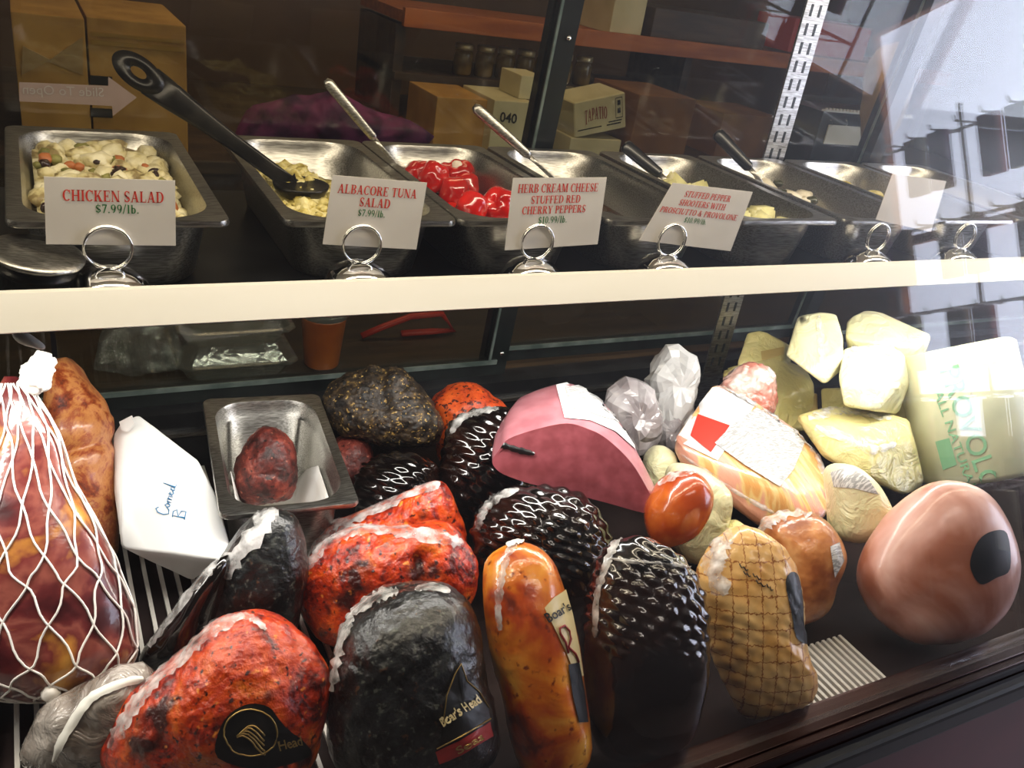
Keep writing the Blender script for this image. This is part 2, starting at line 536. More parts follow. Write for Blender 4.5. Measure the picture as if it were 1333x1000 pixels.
def lathe(profile, c, n=28, U=Vector((1, 0, 0)), W=Vector((0, 1, 0)), A=Vector((0, 0, 1))):
    """profile = [(radius, height)] turned about axis A through c."""
    V, Fc = [], []
    c = Vector(c)
    for r, h in profile:
        for j in range(n):
            g = 2 * math.pi * j / n
            V.append(c + A * h + (U * math.cos(g) + W * math.sin(g)) * r)
    for i in range(len(profile) - 1):
        for j in range(n):
            Fc.append((i * n + j, i * n + (j + 1) % n, (i + 1) * n + (j + 1) % n, (i + 1) * n + j))
    Fc.append(tuple(range(n))[::-1])
    Fc.append(tuple(range((len(profile) - 1) * n, len(profile) * n)))
    return V, Fc


def loft(rings, cap0=True, cap1=True):
    V, Fc = [], []
    n = len(rings[0])
    for r in rings:
        V += [Vector(p) for p in r]
    for i in range(len(rings) - 1):
        for j in range(n):
            Fc.append((i * n + j, i * n + (j + 1) % n, (i + 1) * n + (j + 1) % n, (i + 1) * n + j))
    if cap0:
        Fc.append(tuple(range(n))[::-1])
    if cap1:
        Fc.append(tuple(range((len(rings) - 1) * n, len(rings) * n)))
    return V, Fc


def copy_tree(o, loc, name=None):
    """A copy of a thing and of its parts and sub-parts, standing at loc."""
    def rec(src, parent):
        c = src.copy()
        COL.objects.link(c)
        c.parent = parent
        for ch in src.children:
            rec(ch, c)
        return c
    r = rec(o, None)
    r.location = loc
    WLOC[r.name] = Vector(loc)
    return r


# ---------------------------------------------------------------- rounded food shapes
def catmull(pts, per=10):
    n = len(pts)
    out = []
    for i in range(n):
        p0, p1, p2, p3 = [Vector(pts[(i + k) % n]) for k in (-1, 0, 1, 2)]
        for s in range(per):
            t = s / per
            out.append(0.5 * ((2 * p1) + (p2 - p0) * t + (2 * p0 - 5 * p1 + 4 * p2 - p3) * t * t + (3 * p1 - p0 - 3 * p2 + p3) * t ** 3))
    return out


def fnoise(p, octaves=3):
    s, a, t = 0, 1, 0
    for k in range(octaves):
        s += a * noise.noise(p * (2 ** k))
        t += a
        a *= 0.5
    return s / t


BVH = {}


DZ = 0.7200          # top of the deck bars


def blob(name, outline, D, T, matname, lump=0.004, lscale=22, fine=0.0, fscale=90, nt=72, nf=36, square=2.0, scales=None, seed=0, parent=None, crease=None, rest=None, flat=False):
    """Solid rounded body: its cross-section facing the viewer follows the outline, T is its half thickness, D its distance."""
    cx = sum(p[0] for p in outline) / len(outline)
    cy = sum(p[1] for p in outline) / len(outline)
    dense = catmull([(p[0] - cx, p[1] - cy) for p in outline], 8)
    pol = sorted((math.atan2(p.y, p.x), p.length) for p in dense)

    def rad(a):
        a = (a + math.pi) % (2 * math.pi) - math.pi
        for i in range(len(pol)):
            if pol[i][0] >= a:
                a1, r1 = pol[i]
                a0, r0 = pol[i - 1] if i else (pol[-1][0] - 2 * math.pi, pol[-1][1])
                break
        else:
            a0, r0 = pol[-1]
            a1, r1 = pol[0][0] + 2 * math.pi, pol[0][1]
        return r0 if a1 - a0 < 1e-6 else r0 + (r1 - r0) * (a - a0) / (a1 - a0)
    if rest is not None:
        # slide the body along its line of sight until its underside stands on the deck
        for _ in range(4):
            lowest = 9.0
            for i in range(90):
                a = 2 * math.pi * i / 90
                for ph in (-0.9, -0.6, -0.3, 0, 0.3):
                    r = rad(a) * D / FPX * math.cos(ph)
                    z = (atd(cx, cy, D) + AX * (r * math.cos(a)) - BX * (r * math.sin(a)) - FX * (T * math.sin(ph))).z
                    lowest = min(lowest, z)
            D *= (CAM.z - rest) / (CAM.z - lowest + 0.6 * lump)
    C = atd(cx, cy, D)
    k = D / FPX
    V, UV = [], []
    radii = [rad(2 * math.pi * j / nt) * k for j in range(nt)]
    off = Vector((seed * 3.7, seed * 1.9, seed * 5.3))

    def pt(j, ph):
        a = 2 * math.pi * j / nt
        cr = math.copysign(abs(math.cos(ph)) ** (2 / square), math.cos(ph))
        sr = math.copysign(abs(math.sin(ph)) ** (2 / square), math.sin(ph))
        r = radii[j % nt] * cr
        u, v, w_ = r * math.cos(a), -r * math.sin(a), -T * sr
        nrm = Vector((u / max(radii[j % nt], 1e-4) ** 2, v / max(radii[j % nt], 1e-4) ** 2, w_ / T ** 2))
        if nrm.length > 0:
            nrm.normalize()
        q = Vector((u, v, w_))
        d = 0.0
        if lump:
            d += lump * fnoise(q * lscale + off, 3)
        if fine:
            d += fine * abs(fnoise(q * fscale + off, 2))
        if scales:
            amp, kx, ky = scales[:3]
            s = u + 0.25 * w_ + 0.006 * noise.noise(q * 22 + off)
            t = v + 0.35 * u + 0.3 * w_ + 0.009 * noise.noise(q * 20 - off)
            row = math.floor(t / ky)
            ft = t / ky - row
            fs = (s / kx + 0.5 * (row % 2)) % 1.0
            fade = 1.0 if len(scales) < 4 else max(0.12, min(1.0, (v / k + scales[3]) / 60.0))
            d += amp * fade * (0.5 - 0.5 * math.cos(2 * math.pi * fs)) ** 0.7 * (0.5 - 0.5 * math.cos(2 * math.pi * ft)) ** 0.7
        if crease:
            for (x0, y0, x1, y1, dep, wid) in crease:
                px_, py_ = u / k + cx, -v / k + cy
                ex, ey = x1 - x0, y1 - y0
                tt = max(0, min(1, ((px_ - x0) * ex + (py_ - y0) * ey) / (ex * ex + ey * ey)))
                dd = math.hypot(px_ - x0 - ex * tt, py_ - y0 - ey * tt)
                d -= dep * math.exp(-(dd / wid) ** 2)
        q = q + nrm * d
        return C + AX * q.x + BX * q.y + FX * q.z, (u / k / 260 + 0.5, v / k / 260 + 0.5)
    for i in range(1, nf):
        ph = -math.pi / 2 + math.pi * i / nf
        for j in range(nt):
            p, uv = pt(j, ph)
            V.append(p)
            UV.append(uv)
    Fc = []
    for i in range(nf - 2):
        for j in range(nt):
            Fc.append((i * nt + j, i * nt + (j + 1) % nt, (i + 1) * nt + (j + 1) % nt, (i + 1) * nt + j))
    b0 = len(V)
    for ph, row, flip in ((-math.pi / 2, 0, True), (math.pi / 2, nf - 2, False)):
        p, uv = pt(0, ph)
        V.append(p)
        UV.append(uv)
        c = len(V) - 1
        for j in range(nt):
            t = (c, row * nt + (j + 1) % nt, row * nt + j) if flip else (c, row * nt + j, row * nt + (j + 1) % nt)
            Fc.append(t)
    # local +z of q points away from the viewer, so ring order gives outward normals after this flip test
    o = mk(name, V, Fc, matname, parent, not flat, None, UV)
    bm = bmesh.new()
    bm.from_mesh(o.data)
    bmesh.ops.recalc_face_normals(bm, faces=bm.faces)
    bm.to_mesh(o.data)
    bm.free()
    register(o)
    return o


def register(o):
    og = WLOC[o.name]
    vs_ = [v.co + og for v in o.data.vertices]
    BVH[o.name] = BVHTree.FromPolygons(vs_, [tuple(p.vertices) for p in o.data.polygons])
    return o


def onto(o, px, py, off=0.001):
    """The point of a body's surface seen at an image point, lifted by off."""
    t = BVH[o.name]
    d = ray(px, py).normalized()
    h = t.ray_cast(CAM, d)
    if h[0] is None:
        c = WLOC[o.name]
        dist = (c - CAM).dot(FX)
        h = t.find_nearest(atd(px, py, dist))
    n = h[1]
    if n.dot(d) > 0:
        n = -n
    return h[0] + n * off


def decal(name, o, poly, matname, parent=None, off=0.0012, rings=5, smooth_pts=0):
    """A thin printed label lying on a body's surface; poly is star-shaped, in image points."""
    P = [Vector(p) for p in poly]
    if smooth_pts:
        P = catmull(P, smooth_pts)
    else:
        Q = []
        for i in range(len(P)):
            a, b = P[i], P[(i + 1) % len(P)]
            for s in range(5):
                Q.append(a.lerp(b, s / 5))
        P = Q
    c = sum(P, Vector((0, 0))) / len(P)
    n = len(P)
    V = [onto(o, c.x, c.y, off)]
    for r in range(1, rings + 1):
        for p in P:
            q = c.lerp(p, r / rings)
            V.append(onto(o, q.x, q.y, off))
    Fc = [(0, 1 + j, 1 + (j + 1) % n) for j in range(n)]
    for r in range(rings - 1):
        for j in range(n):
            a = 1 + r * n + j
            b = 1 + r * n + (j + 1) % n
            Fc.append((a, a + n, b + n, b))
    return mk(name, V, Fc, matname, parent or o, True)


def ribbon(name, o, path, width, matname='film_white', parent=None, off=0.002, ruffle=0.4, seed=1, thick=0.0018):
    """A crimped film seam following a body's surface along image points; width in pixels."""
    pts = []
    P = [Vector(p) for p in path]
    for i in range(len(P) - 1):
        p0, p1, p2, p3 = P[max(i - 1, 0)], P[i], P[i + 1], P[min(i + 2, len(P) - 1)]
        for s in range(8):
            t = s / 8
            pts.append(0.5 * ((2 * p1) + (p2 - p0) * t + (2 * p0 - 5 * p1 + 4 * p2 - p3) * t * t + (3 * p1 - p0 - 3 * p2 + p3) * t ** 3))
    pts.append(P[-1])
    V, Fc = [], []
    rnd = random.Random(seed)
    n = len(pts)
    cols = 5
    for i, p in enumerate(pts):
        a, b = pts[max(i - 1, 0)], pts[min(i + 1, n - 1)]
        t = (b - a).normalized()
        nr = Vector((-t.y, t.x))
        wv = width * (1 + ruffle * (rnd.random() * 2 - 1)) * (0.35 + 0.65 * min(1, min(i, n - 1 - i) / 4))
        for c in range(cols):
            f = c / (cols - 1) - 0.5
            q = p + nr * wv * f
            V.append(onto(o, q.x, q.y, off + thick * (0.5 - abs(f)) * (0.6 + 0.8 * rnd.random())))
    for i in range(n - 1):
        for c in range(cols - 1):
            a = i * cols + c
            Fc.append((a, a + 1, a + cols + 1, a + cols))
    return mk(name, V, Fc, matname, parent or o, True)


# ---------------------------------------------------------------- lettering
def arc(cx, cy, rx, ry, a0, a1, tx, ty, n=14):
    q = []
    for i in range(n):
        g0, g1 = [math.radians(a0 + (a1 - a0) * (i + e) / n) for e in (0, 1)]
        q.append([(cx + rx * math.cos(g0), cy + ry * math.sin(g0)), (cx + rx * math.cos(g1), cy + ry * math.sin(g1)),
                  (cx + (rx - tx) * math.cos(g1), cy + (ry - ty) * math.sin(g1)), (cx + (rx - tx) * math.cos(g0), cy + (ry - ty) * math.sin(g0))])
    return q


def rect(x0, y0, x1, y1):
    return [[(x0, y0), (x1, y0), (x1, y1), (x0, y1)]]


def diag(x0, y0, x1, y1, w_):
    return [[(x0, y0), (x0 + w_, y0), (x1 + w_, y1), (x1, y1)]]


def stem(x, w_=0.19, y0=0.0, y1=1.0, s=0.08, top=True, bot=True):
    q = rect(x, y0, x + w_, y1)
    if bot:
        q += rect(x - s, y0, x + w_ + s, y0 + 0.06)
    if top:
        q += rect(x - s, y1 - 0.06, x + w_ + s, y1)
    return q


def serif_glyphs():
    t = 0.08
    G = {}
    G['A'] = (0.92, diag(0.08, 0, 0.40, 1, 0.09) + diag(0.62, 0, 0.36, 1, 0.2) + rect(0.2, 0.3, 0.62, 0.38) + rect(0.0, 0, 0.25, 0.06) + rect(0.55, 0, 0.92, 0.06))
    G['B'] = (0.80, stem(0.1) + arc(0.42, 0.755, 0.3, 0.245, -90, 90, 0.18, t) + arc(0.42, 0.27, 0.36, 0.27, -90, 90, 0.19, t) + rect(0.2, 0.94, 0.44, 1) + rect(0.2, 0.48, 0.44, 0.54) + rect(0.2, 0, 0.44, 0.06))
    G['C'] = (0.82, arc(0.44, 0.5, 0.42, 0.51, 45, 315, 0.2, t, 22) + rect(0.70, 0.66, 0.77, 0.98))
    G['D'] = (0.88, stem(0.1) + arc(0.40, 0.5, 0.44, 0.5, -90, 90, 0.2, t, 16) + rect(0.2, 0.93, 0.42, 1) + rect(0.2, 0, 0.42, 0.07))
    G['E'] = (0.78, stem(0.1) + rect(0.2, 0.93, 0.68, 1) + rect(0.2, 0, 0.72, 0.07) + rect(0.2, 0.47, 0.52, 0.54) + rect(0.62, 0.76, 0.68, 1) + rect(0.66, 0, 0.72, 0.25) + rect(0.47, 0.36, 0.53, 0.64))
    G['F'] = (0.72, stem(0.1) + rect(0.2, 0.93, 0.66, 1) + rect(0.2, 0.47, 0.50, 0.54) + rect(0.60, 0.74, 0.66, 1) + rect(0.45, 0.36, 0.51, 0.64))
    G['H'] = (0.94, stem(0.1) + stem(0.65) + rect(0.25, 0.46, 0.7, 0.54))
    G['I'] = (0.42, stem(0.11))
    G['K'] = (0.92, stem(0.1) + diag(0.28, 0.42, 0.66, 1, 0.1) + diag(0.62, 0, 0.34, 0.58, 0.22) + rect(0.55, 0.94, 0.86, 1) + rect(0.52, 0, 0.94, 0.06))
    G['L'] = (0.76, stem(0.1) + rect(0.2, 0, 0.70, 0.07) + rect(0.64, 0, 0.70, 0.3))
    G['M'] = (1.12, stem(0.08, 0.08) + stem(0.82, 0.19) + diag(0.44, 0, 0.1, 1, 0.2) + diag(0.48, 0, 0.83, 1, 0.09))
    G['N'] = (0.92, stem(0.1, 0.08) + stem(0.74, 0.08) + diag(0.64, 0, 0.06, 1, 0.2))
    G['O'] = (0.90, arc(0.45, 0.5, 0.43, 0.51, 0, 360, 0.2, t, 28))
    G['P'] = (0.74, stem(0.1) + arc(0.40, 0.73, 0.32, 0.27, -90, 90, 0.19, t) + rect(0.2, 0.94, 0.42, 1) + rect(0.2, 0.46, 0.42, 0.53))
    G['R'] = (0.88, stem(0.1) + arc(0.40, 0.74, 0.32, 0.26, -90, 90, 0.19, t) + rect(0.2, 0.94, 0.42, 1) + rect(0.2, 0.48, 0.42, 0.55) + diag(0.62, 0, 0.34, 0.52, 0.22) + rect(0.62, 0, 0.9, 0.06))
    G['S'] = (0.66, arc(0.33, 0.74, 0.28, 0.27, 20, 200, 0.15, t) + arc(0.33, 0.74, 0.28, 0.27, 200, 270, 0.18, 0.14) + arc(0.33, 0.26, 0.29, 0.27, 200, 380, 0.15, t) + arc(0.33, 0.26, 0.29, 0.27, 20, 90, 0.18, 0.0) + diag(0.36, 0.30, 0.06, 0.62, 0.22) + rect(0.53, 0.7, 0.58, 0.98) + rect(0.06, 0.02, 0.11, 0.32))
    G['T'] = (0.80, stem(0.31, top=False) + rect(0.05, 0.93, 0.75, 1) + rect(0.05, 0.72, 0.11, 1) + rect(0.69, 0.72, 0.75, 1))
    G['U'] = (0.90, stem(0.1, 0.19, 0.3, 1, bot=False) + stem(0.72, 0.08, 0.3, 1, bot=False) + arc(0.45, 0.32, 0.35, 0.33, 180, 360, 0.16, 0.12))
    G['V'] = (0.92, diag(0.36, 0, 0.08, 1, 0.2) + diag(0.42, 0, 0.72, 1, 0.09) + rect(0, 0.94, 0.36, 1) + rect(0.62, 0.94, 0.9, 1))
    G['W'] = (1.28, diag(0.30, 0, 0.06, 1, 0.19) + diag(0.34, 0, 0.58, 1, 0.09) + diag(0.80, 0, 0.52, 1, 0.19) + diag(0.84, 0, 1.1, 1, 0.09) + rect(0, 0.94, 0.32, 1) + rect(1.0, 0.94, 1.26, 1))
    G['Y'] = (0.88, stem(0.36, 0.19, 0, 0.46, top=False) + diag(0.36, 0.42, 0.06, 1, 0.2) + diag(0.46, 0.42, 0.70, 1, 0.09) + rect(0, 0.94, 0.34, 1) + rect(0.6, 0.94, 0.88, 1))
    G['&'] = (0.98, arc(0.36, 0.76, 0.22, 0.24, 0, 360, 0.13, t) + arc(0.36, 0.27, 0.33, 0.28, 60, 400, 0.17, t) + diag(0.72, 0, 0.22, 0.66, 0.2) + diag(0.6, 0.1, 0.76, 0.5, 0.08) + rect(0.62, 0.46, 0.94, 0.52))
    G['0'] = (0.60, arc(0.3, 0.5, 0.27, 0.51, 0, 360, 0.15, t, 24))
    G['1'] = (0.50, stem(0.18, 0.17, top=False) + diag(0.06, 0.82, 0.2, 1.0, 0.12))
    G['7'] = (0.58, rect(0.06, 0.86, 0.54, 1) + diag(0.14, 0, 0.42, 0.9, 0.13) + rect(0.06, 0.74, 0.11, 1))
    G['9'] = (0.60, arc(0.3, 0.68, 0.26, 0.32, 0, 360, 0.14, t, 20) + arc(0.22, 0.62, 0.34, 0.62, -80, 10, 0.15, 0.1, 10))
    G['$'] = (0.62, [[(x * 0.9 + 0.02, y * 0.86 + 0.06) for x, y in q] for q in G['S'][1]] + rect(0.28, -0.06, 0.34, 1.08))
    G['.'] = (0.26, rect(0.06, 0, 0.21, 0.15))
    G['/'] = (0.40, diag(0.0, -0.05, 0.28, 1.05, 0.1))
    G['l'] = (0.36, stem(0.1, 0.16, s=0.05, top=False) + rect(0.05, 0.94, 0.2, 1))
    G['b'] = (0.60, rect(0.08, 0, 0.23, 1) + arc(0.3, 0.33, 0.26, 0.34, -150, 150, 0.15, t) + rect(0.03, 0.94, 0.2, 1))
    G[' '] = (0.36, [])
    return G


GLY = serif_glyphs()


def serif2d(s):
    """Quads of a bold roman text line, cap height 1, starting at x = 0."""
    x, Q = 0.0, []
    for ch in s:
        wd, q = GLY[ch]
        Q += [[(x + a, b) for a, b in p] for p in q]
        x += wd + 0.04
    V = [p for q in Q for p in q]
    Fc = [tuple(range(4 * i, 4 * i + 4)) for i in range(len(Q))]
    return V, Fc, x


def sans2d(s, bold=0.0):
    cu = bpy.data.curves.new('text', 'FONT')
    cu.body = s
    cu.size = 1.0
    cu.offset = bold
    cu.resolution_u = 3
    o = bpy.data.objects.new('text', cu)
    COL.objects.link(o)
    dg = bpy.context.evaluated_depsgraph_get()
    me = bpy.data.meshes.new_from_object(o.evaluated_get(dg))
    k = 1 / 0.69
    V = [(v.co.x * k, v.co.y * k) for v in me.vertices]
    Fc = [tuple(p.vertices) for p in me.polygons]
    bpy.data.objects.remove(o)
    bpy.data.curves.remove(cu)
    bpy.data.meshes.remove(me)
    return V, Fc, max([v[0] for v in V] + [0.01])


def put_text(name, t2d, fn, matname, parent):
    V, Fc, wd = t2d
    return mk(name, [fn(x / wd, y) for x, y in V], Fc, matname, parent, False)


def text_on(name, o, t2d, p0, p1, h, matname, parent=None, off=0.002, bow=0.0):
    """Text on a body's surface; baseline from image point p0 to p1, cap height h pixels."""
    p0, p1 = Vector(p0), Vector(p1)
    t = (p1 - p0)
    n = Vector((t.y, -t.x)).normalized()

    def fn(u, y):
        q = p0 + t * u + n * (h * y + bow * 4 * u * (1 - u))
        return onto(o, q.x, q.y, off)
    return put_text(name, t2d, fn, matname, parent or o)


# ================================================================ the room
def struct(o):
    o['kind'] = 'structure'
    return o


X0, X1, Y0, Y1, ZC = -2.2, 3.5, -3.0, 3.3, 2.8
struct(box('floor', (X0, Y0, -0.05), (X1, Y1, 0), 'floor_tile'))
struct(box('ceiling', (X0, Y0, ZC), (X1, Y1, ZC + 0.05), 'ceiling_tile'))
struct(box('wall_back', (X0, Y1, 0), (X1, Y1 + 0.05, ZC), 'wall_cream'))  # cream upper part is unseen, added to brighten what the pan rims reflect
struct(box('trim_1', (X0, Y1 - 0.02, 0), (X1, Y1 - 0.001, 1.62), 'wall_paint'))  # added dark panel, so only the unseen upper wall acts as reflector
struct(box('wall_front', (X0, Y0 - 0.05, 0), (X1, Y0, ZC), 'wall_shop'))
struct(box('wall_left', (X0 - 0.05, Y0, 0), (X0, Y1, ZC), 'wall_shop'))
struct(box('wall_right', (X1, Y0, 0), (X1 + 0.05, Y1, ZC), 'wall_shop'))
WY0, WY1, WZ0, WZ1 = -1.55, 0.32, 0.75, 2.6
win = struct(box('window_1', (X1 - 0.012, WY0, WZ0), (X1 - 0.002, WY1, WZ1), 'window_light'))
for a, b in (((WY0 - 0.08, WZ0 - 0.08), (WY0, WZ1 + 0.08)), ((WY1, WZ0 - 0.08), (WY1 + 0.08, WZ1 + 0.08)),
             ((WY0, WZ0 - 0.08), (WY1, WZ0)), ((WY0, WZ1), (WY1, WZ1 + 0.08)), ((WY0, 1.62), (WY1, 1.66)), ((-0.46, WZ0), (-0.42, WZ1))):
    box('window_frame', (X1 - 0.06, a[0], a[1]), (X1 - 0.001, b[0], b[1]), 'shelf_wood', win, 0.004)

# wire rack standing in front of the shop window (the front glass mirrors it)
wr = empty('wire_rack', (3.25, -0.95, 0.0))
tag(wr, 'white wire rack with bagged goods, mirrored in the front glass at far right', 'rack')
for yy in (-1.42, -1.05, -0.68):
    tube('post', [(3.25, yy, 0.001), (3.25, yy, 2.1)], 0.009, 'wire_white', wr, 8)
for zz in (0.6, 0.95, 1.3, 1.65, 2.0):
    tube('shelf_wire', [(3.25, -1.42, zz), (3.25, -0.68, zz)], 0.007, 'wire_white', wr, 8)
    for i_ in range(7):
        y_ = -1.38 + i_ * 0.105
        tube('prong', [(3.25, y_, zz - 0.008), (3.08, y_, zz - 0.008), (3.07, y_, zz + 0.012)], 0.004, 'wire_white', wr, 6)
        if (i_ + int(zz * 10)) % 3:
            box('bagged_goods', (3.10, y_ - 0.04, zz - 0.24), (3.14, y_ + 0.04, zz - 0.014), ('carton_cream', 'red_plastic', 'kraft', 'purple_cloth')[(i_ * 3 + int(zz * 7)) % 4], wr, 0.008)

# ================================================================ display case
case = empty('display_case', (1.0, 0.9, 0.0))
tag(case, 'refrigerated deli display case with slanted front glass, white shelf edge and sliding rear doors', 'display case')
CX0, CX1 = -0.55, 2.6
box('base_cabinet', (CX0, 0.384, 0.0), (CX1, 1.45, 0.690), 'maroon_panel', case)
box('bumper', (CX0, 0.362, 0.704), (CX1, 0.3795, 0.735), 'bumper_black', case, 0.005)
rail = box('front_rail', (CX0, 0.380, 0.698), (CX1, 0.424, 0.752), 'bronze_rail', case, 0.003)
for k_, (yy, zz) in enumerate(((0.3825, 0.7515), (0.392, 0.7535))):
    tube('rail_bead', [(CX0, yy, zz), (CX1, yy, zz)], 0.0014, 'bronze_rail', rail, 6)
box('deck', (CX0, 0.425, 0.690), (CX1, 1.12, 0.712), 'deck_dark', case)
# white deck grille, each bar its own piece
bars = [(x / 1000, 0.44, 1.10) for x in range(-350, 330, 17)] + [(x / 1000, 0.44, 0.52) for x in range(730, 880, 10)]
proto = {}
for xb, ya, yb in bars:
    if yb not in proto:
        o = box('grille_bar', (xb - 0.0022, ya, 0.7135), (xb + 0.0022, yb, 0.7190), 'wire_white', case)
        proto[yb] = (o, o.location.copy(), xb)
    else:
        o, l0, x0 = proto[yb]
        c = o.copy()
        COL.objects.link(c)
        c.location = l0 + Vector((xb - x0, 0, 0))
for yy in (0.60, 0.98):
    tube('grille_rod', [(-0.36, yy, 0.7115), (0.33, yy, 0.7115)], 0.0018, 'wire_white', case, 6)
box('rear_panel', (CX0, 1.115, 0.694), (CX1, 1.16, 0.80), 'dark_metal', case)
box('rear_trim', (CX0, 1.108, 0.765), (CX1, 1.116, 0.772), 'steel', case, 0.001)
box('work_ledge', (CX0, 1.17, 0.694), (CX1, 1.55, 0.79), 'ledge_wood', case, 0.004)
for xs in (CX0, CX1 - 0.03):
    box('end_panel', (xs, 0.80, 0.70), (xs + 0.03, 1.16, 1.60), 'white_enamel', case)
hd = box('header', (CX0, 0.64, 1.545), (CX1, 1.16, 1.62), 'white_enamel', case, 0.006)
tube('header_tube', [(-0.45, 0.69, 1.532), (2.5, 0.69, 1.532)], 0.012, 'tube_glow', hd, 12)

# upper shelf
SZ = 1.125
v, f = loft([[(xx, y_, z_) for y_, z_ in ((0.7062, SZ), (1.095, SZ), (1.095, SZ - 0.008), (0.735, SZ - 0.008), (0.7062, SZ - 0.0008))] for xx in (CX0 + 0.03, CX1 - 0.03)])
shelf = mk('upper_shelf', v, f, 'dark_metal', case, False)
v, f = loft([[(xx, y_, z_) for y_, z_ in ((0.6775, 1.1385), (0.700, 1.1605), (0.7055, 1.161), (0.7055, 1.1262), (0.694, 1.1315), (0.6795, 1.1370))] for xx in (CX0 + 0.03, CX1 - 0.03)])
mk('shelf_edge', v, f, 'white_enamel', shelf, False)
box('lamp_housing', (CX0 + 0.05, 0.748, 1.1095), (CX1 - 0.05, 0.80, 1.1168), 'white_enamel', shelf, 0.002)
for xx in (0.0, 1.75):
    box('shelf_bracket', (xx, 0.74, 1.085), (xx + 0.004, 1.09, 1.116), 'dark_metal', shelf)


# rear sliding doors, leaning slightly forward
def ry(z):
    return 1.142 - (z - 0.81) * 0.087


def lean_box(name, xa, xb_, za, zb, y0, y1, matname, parent):
    pts = []
    for z in (za, zb):
        for y in (y0, y1):
            for x in (xa, xb_):
                pts.append((x, ry(z) + y, z))
    o = [pts[i] for i in (0, 1, 3, 2, 4, 5, 7, 6)]
    return mk(name, o, [(3, 2, 1, 0), (4, 5, 6, 7), (0, 1, 5, 4), (1, 2, 6, 5), (2, 3, 7, 6), (3, 0, 4, 7)], matname, parent, False)


for (xa, xb_, yo, zs) in ((-0.50, 0.675, 0.0, 0.80), (0.640, 1.375, 0.018, 0.815), (1.345, 2.55, 0.0, 0.80)):
    dr = lean_box('rear_door', xa, xb_, zs, zs + 0.028, yo, yo + 0.016, 'frame_black', case)
    lean_box('door_edge_strip', xa + 0.02, xb_ - 0.02, zs + 0.022, zs + 0.030, yo - 0.003, yo - 0.0005, 'frame_edge', dr)
    lean_box('top_rail', xa, xb_, 1.50, 1.53, yo, yo + 0.016, 'frame_black', dr)
    lean_box('stile', xa, xa + 0.032, zs + 0.028, 1.50, yo, yo + 0.016, 'frame_black', dr)
    lean_box('stile', xb_ - 0.032, xb_, zs + 0.028, 1.50, yo, yo + 0.016, 'frame_black', dr)
    lean_box('door_pane', xa + 0.032, xb_ - 0.032, zs + 0.028, 1.50, yo + 0.006, yo + 0.010, 'door_glass', dr)
    lean_box('stile_strip', xb_ - 0.036, xb_ - 0.032, zs + 0.028, 1.50, yo - 0.003, yo - 0.0003, 'frame_edge', dr)
for zz in (0.842, 1.345):
    v, f = lathe([(0.004, 0), (0.004, 0.002), (0.002, 0.0035)], (0.662, ry(zz) - 0.0005, zz), 10, Vector((1, 0, 0)), Vector((0, 0, 1)), Vector((0, -1, 0)))
    mk('door_screw', v, f, 'chrome', case)
# slotted pilaster between the doors
pil = box('pilaster', (1.080, 1.0985, 0.715), (1.126, 1.1025, 1.52), 'steel', case, 0.001)
zz = 0.80
while zz < 1.50:
    for dx in (0.008, 0.026):
        box('slot', (1.083 + dx, 1.098, zz), (1.083 + dx + 0.005, 1.0987, zz + 0.018), 'frame_black', pil)
    zz += 0.028

# front glass: bottom in the rail, leaning back towards the header
def gy(z):
    return 0.402 + 0.28 * (z - 0.752)


v = []
for z in (0.7525, 1.5445):
    for dy in (0.0, 0.006):
        for x in (CX0, CX1):
            v.append((x, gy(z) + dy, z))
mk('front_glass', [v[i] for i in (0, 1, 3, 2, 4, 5, 7, 6)], [(3, 2, 1, 0), (4, 5, 6, 7), (0, 1, 5, 4), (1, 2, 6, 5), (2, 3, 7, 6), (3, 0, 4, 7)], 'front_glass', case, False)

# sliding door arrow sticker (read from behind, so mirrored here)
YA = 1.088
arr = [(25, 107), (141, 112), (141, 100), (178, 127), (147, 151), (146, 138), (25, 132)]
A3 = [aty(p[0], p[1], YA) for p in arr]
arrow = mk('door_arrow_sticker', A3 + [p + Vector((0, 0.001, 0)) for p in A3], [tuple(range(7)), tuple(range(13, 6, -1))] + [(i, (i + 1) % 7, 7 + (i + 1) % 7, 7 + i) for i in range(7)], 'arrow_film', None, False)
tag(arrow, 'faded white arrow sticker with mirrored writing on the rear glass door above the chicken salad', 'sticker')
pa, pb = aty(136, 126, YA - 0.0008), aty(30, 122, YA - 0.0008)
put_text('lettering', sans2d('Slide To Open'), lambda u, y: pa.lerp(pb, u) + Vector((0.0, 0, 0.0095)) * y, 'ink_grey', arrow)

# ================================================================ back room
box_ = box
bc = empty('back_counter', (1.2, 2.4, 0.0))
tag(bc, 'dark wooden back counter along the wall behind the case', 'counter')
box('counter_body', (-1.6, 2.0, 0.0), (3.3, 2.9, 0.90), 'counter_dark', bc)
box('counter_top', (-1.62, 1.97, 0.90), (3.32, 2.92, 0.93), 'counter_dark', bc, 0.004)
sh = empty('wall_shelf', (2.1, 2.5, 0.931))
tag(sh, 'orange brown wooden shelf unit standing on the back counter', 'shelf')
box('shelf_board', (0.95, 2.48, 1.205), (3.3, 2.85, 1.235), 'shelf_wood', sh)
box('shelf_beam', (0.95, 2.46, 1.195), (3.3, 2.48, 1.245), 'shelf_wood', sh, 0.002)
box('shelf_board', (0.95, 2.50, 1.045), (2.0, 2.85, 1.065), 'counter_dark', sh)
for xx in (0.95, 2.0, 3.27):
    box('upright', (xx, 2.52, 0.931), (xx + 0.03, 2.85, 1.195), 'counter_dark', sh)


def qbox(name, quad, Y, depth, matname, parent=None, bevel=0.003):
    f_ = [aty(p[0], p[1], Y) for p in quad]
    return hull(name, f_ + [p + Vector((0, depth, 0)) for p in f_], matname, parent, bevel, 1, False)


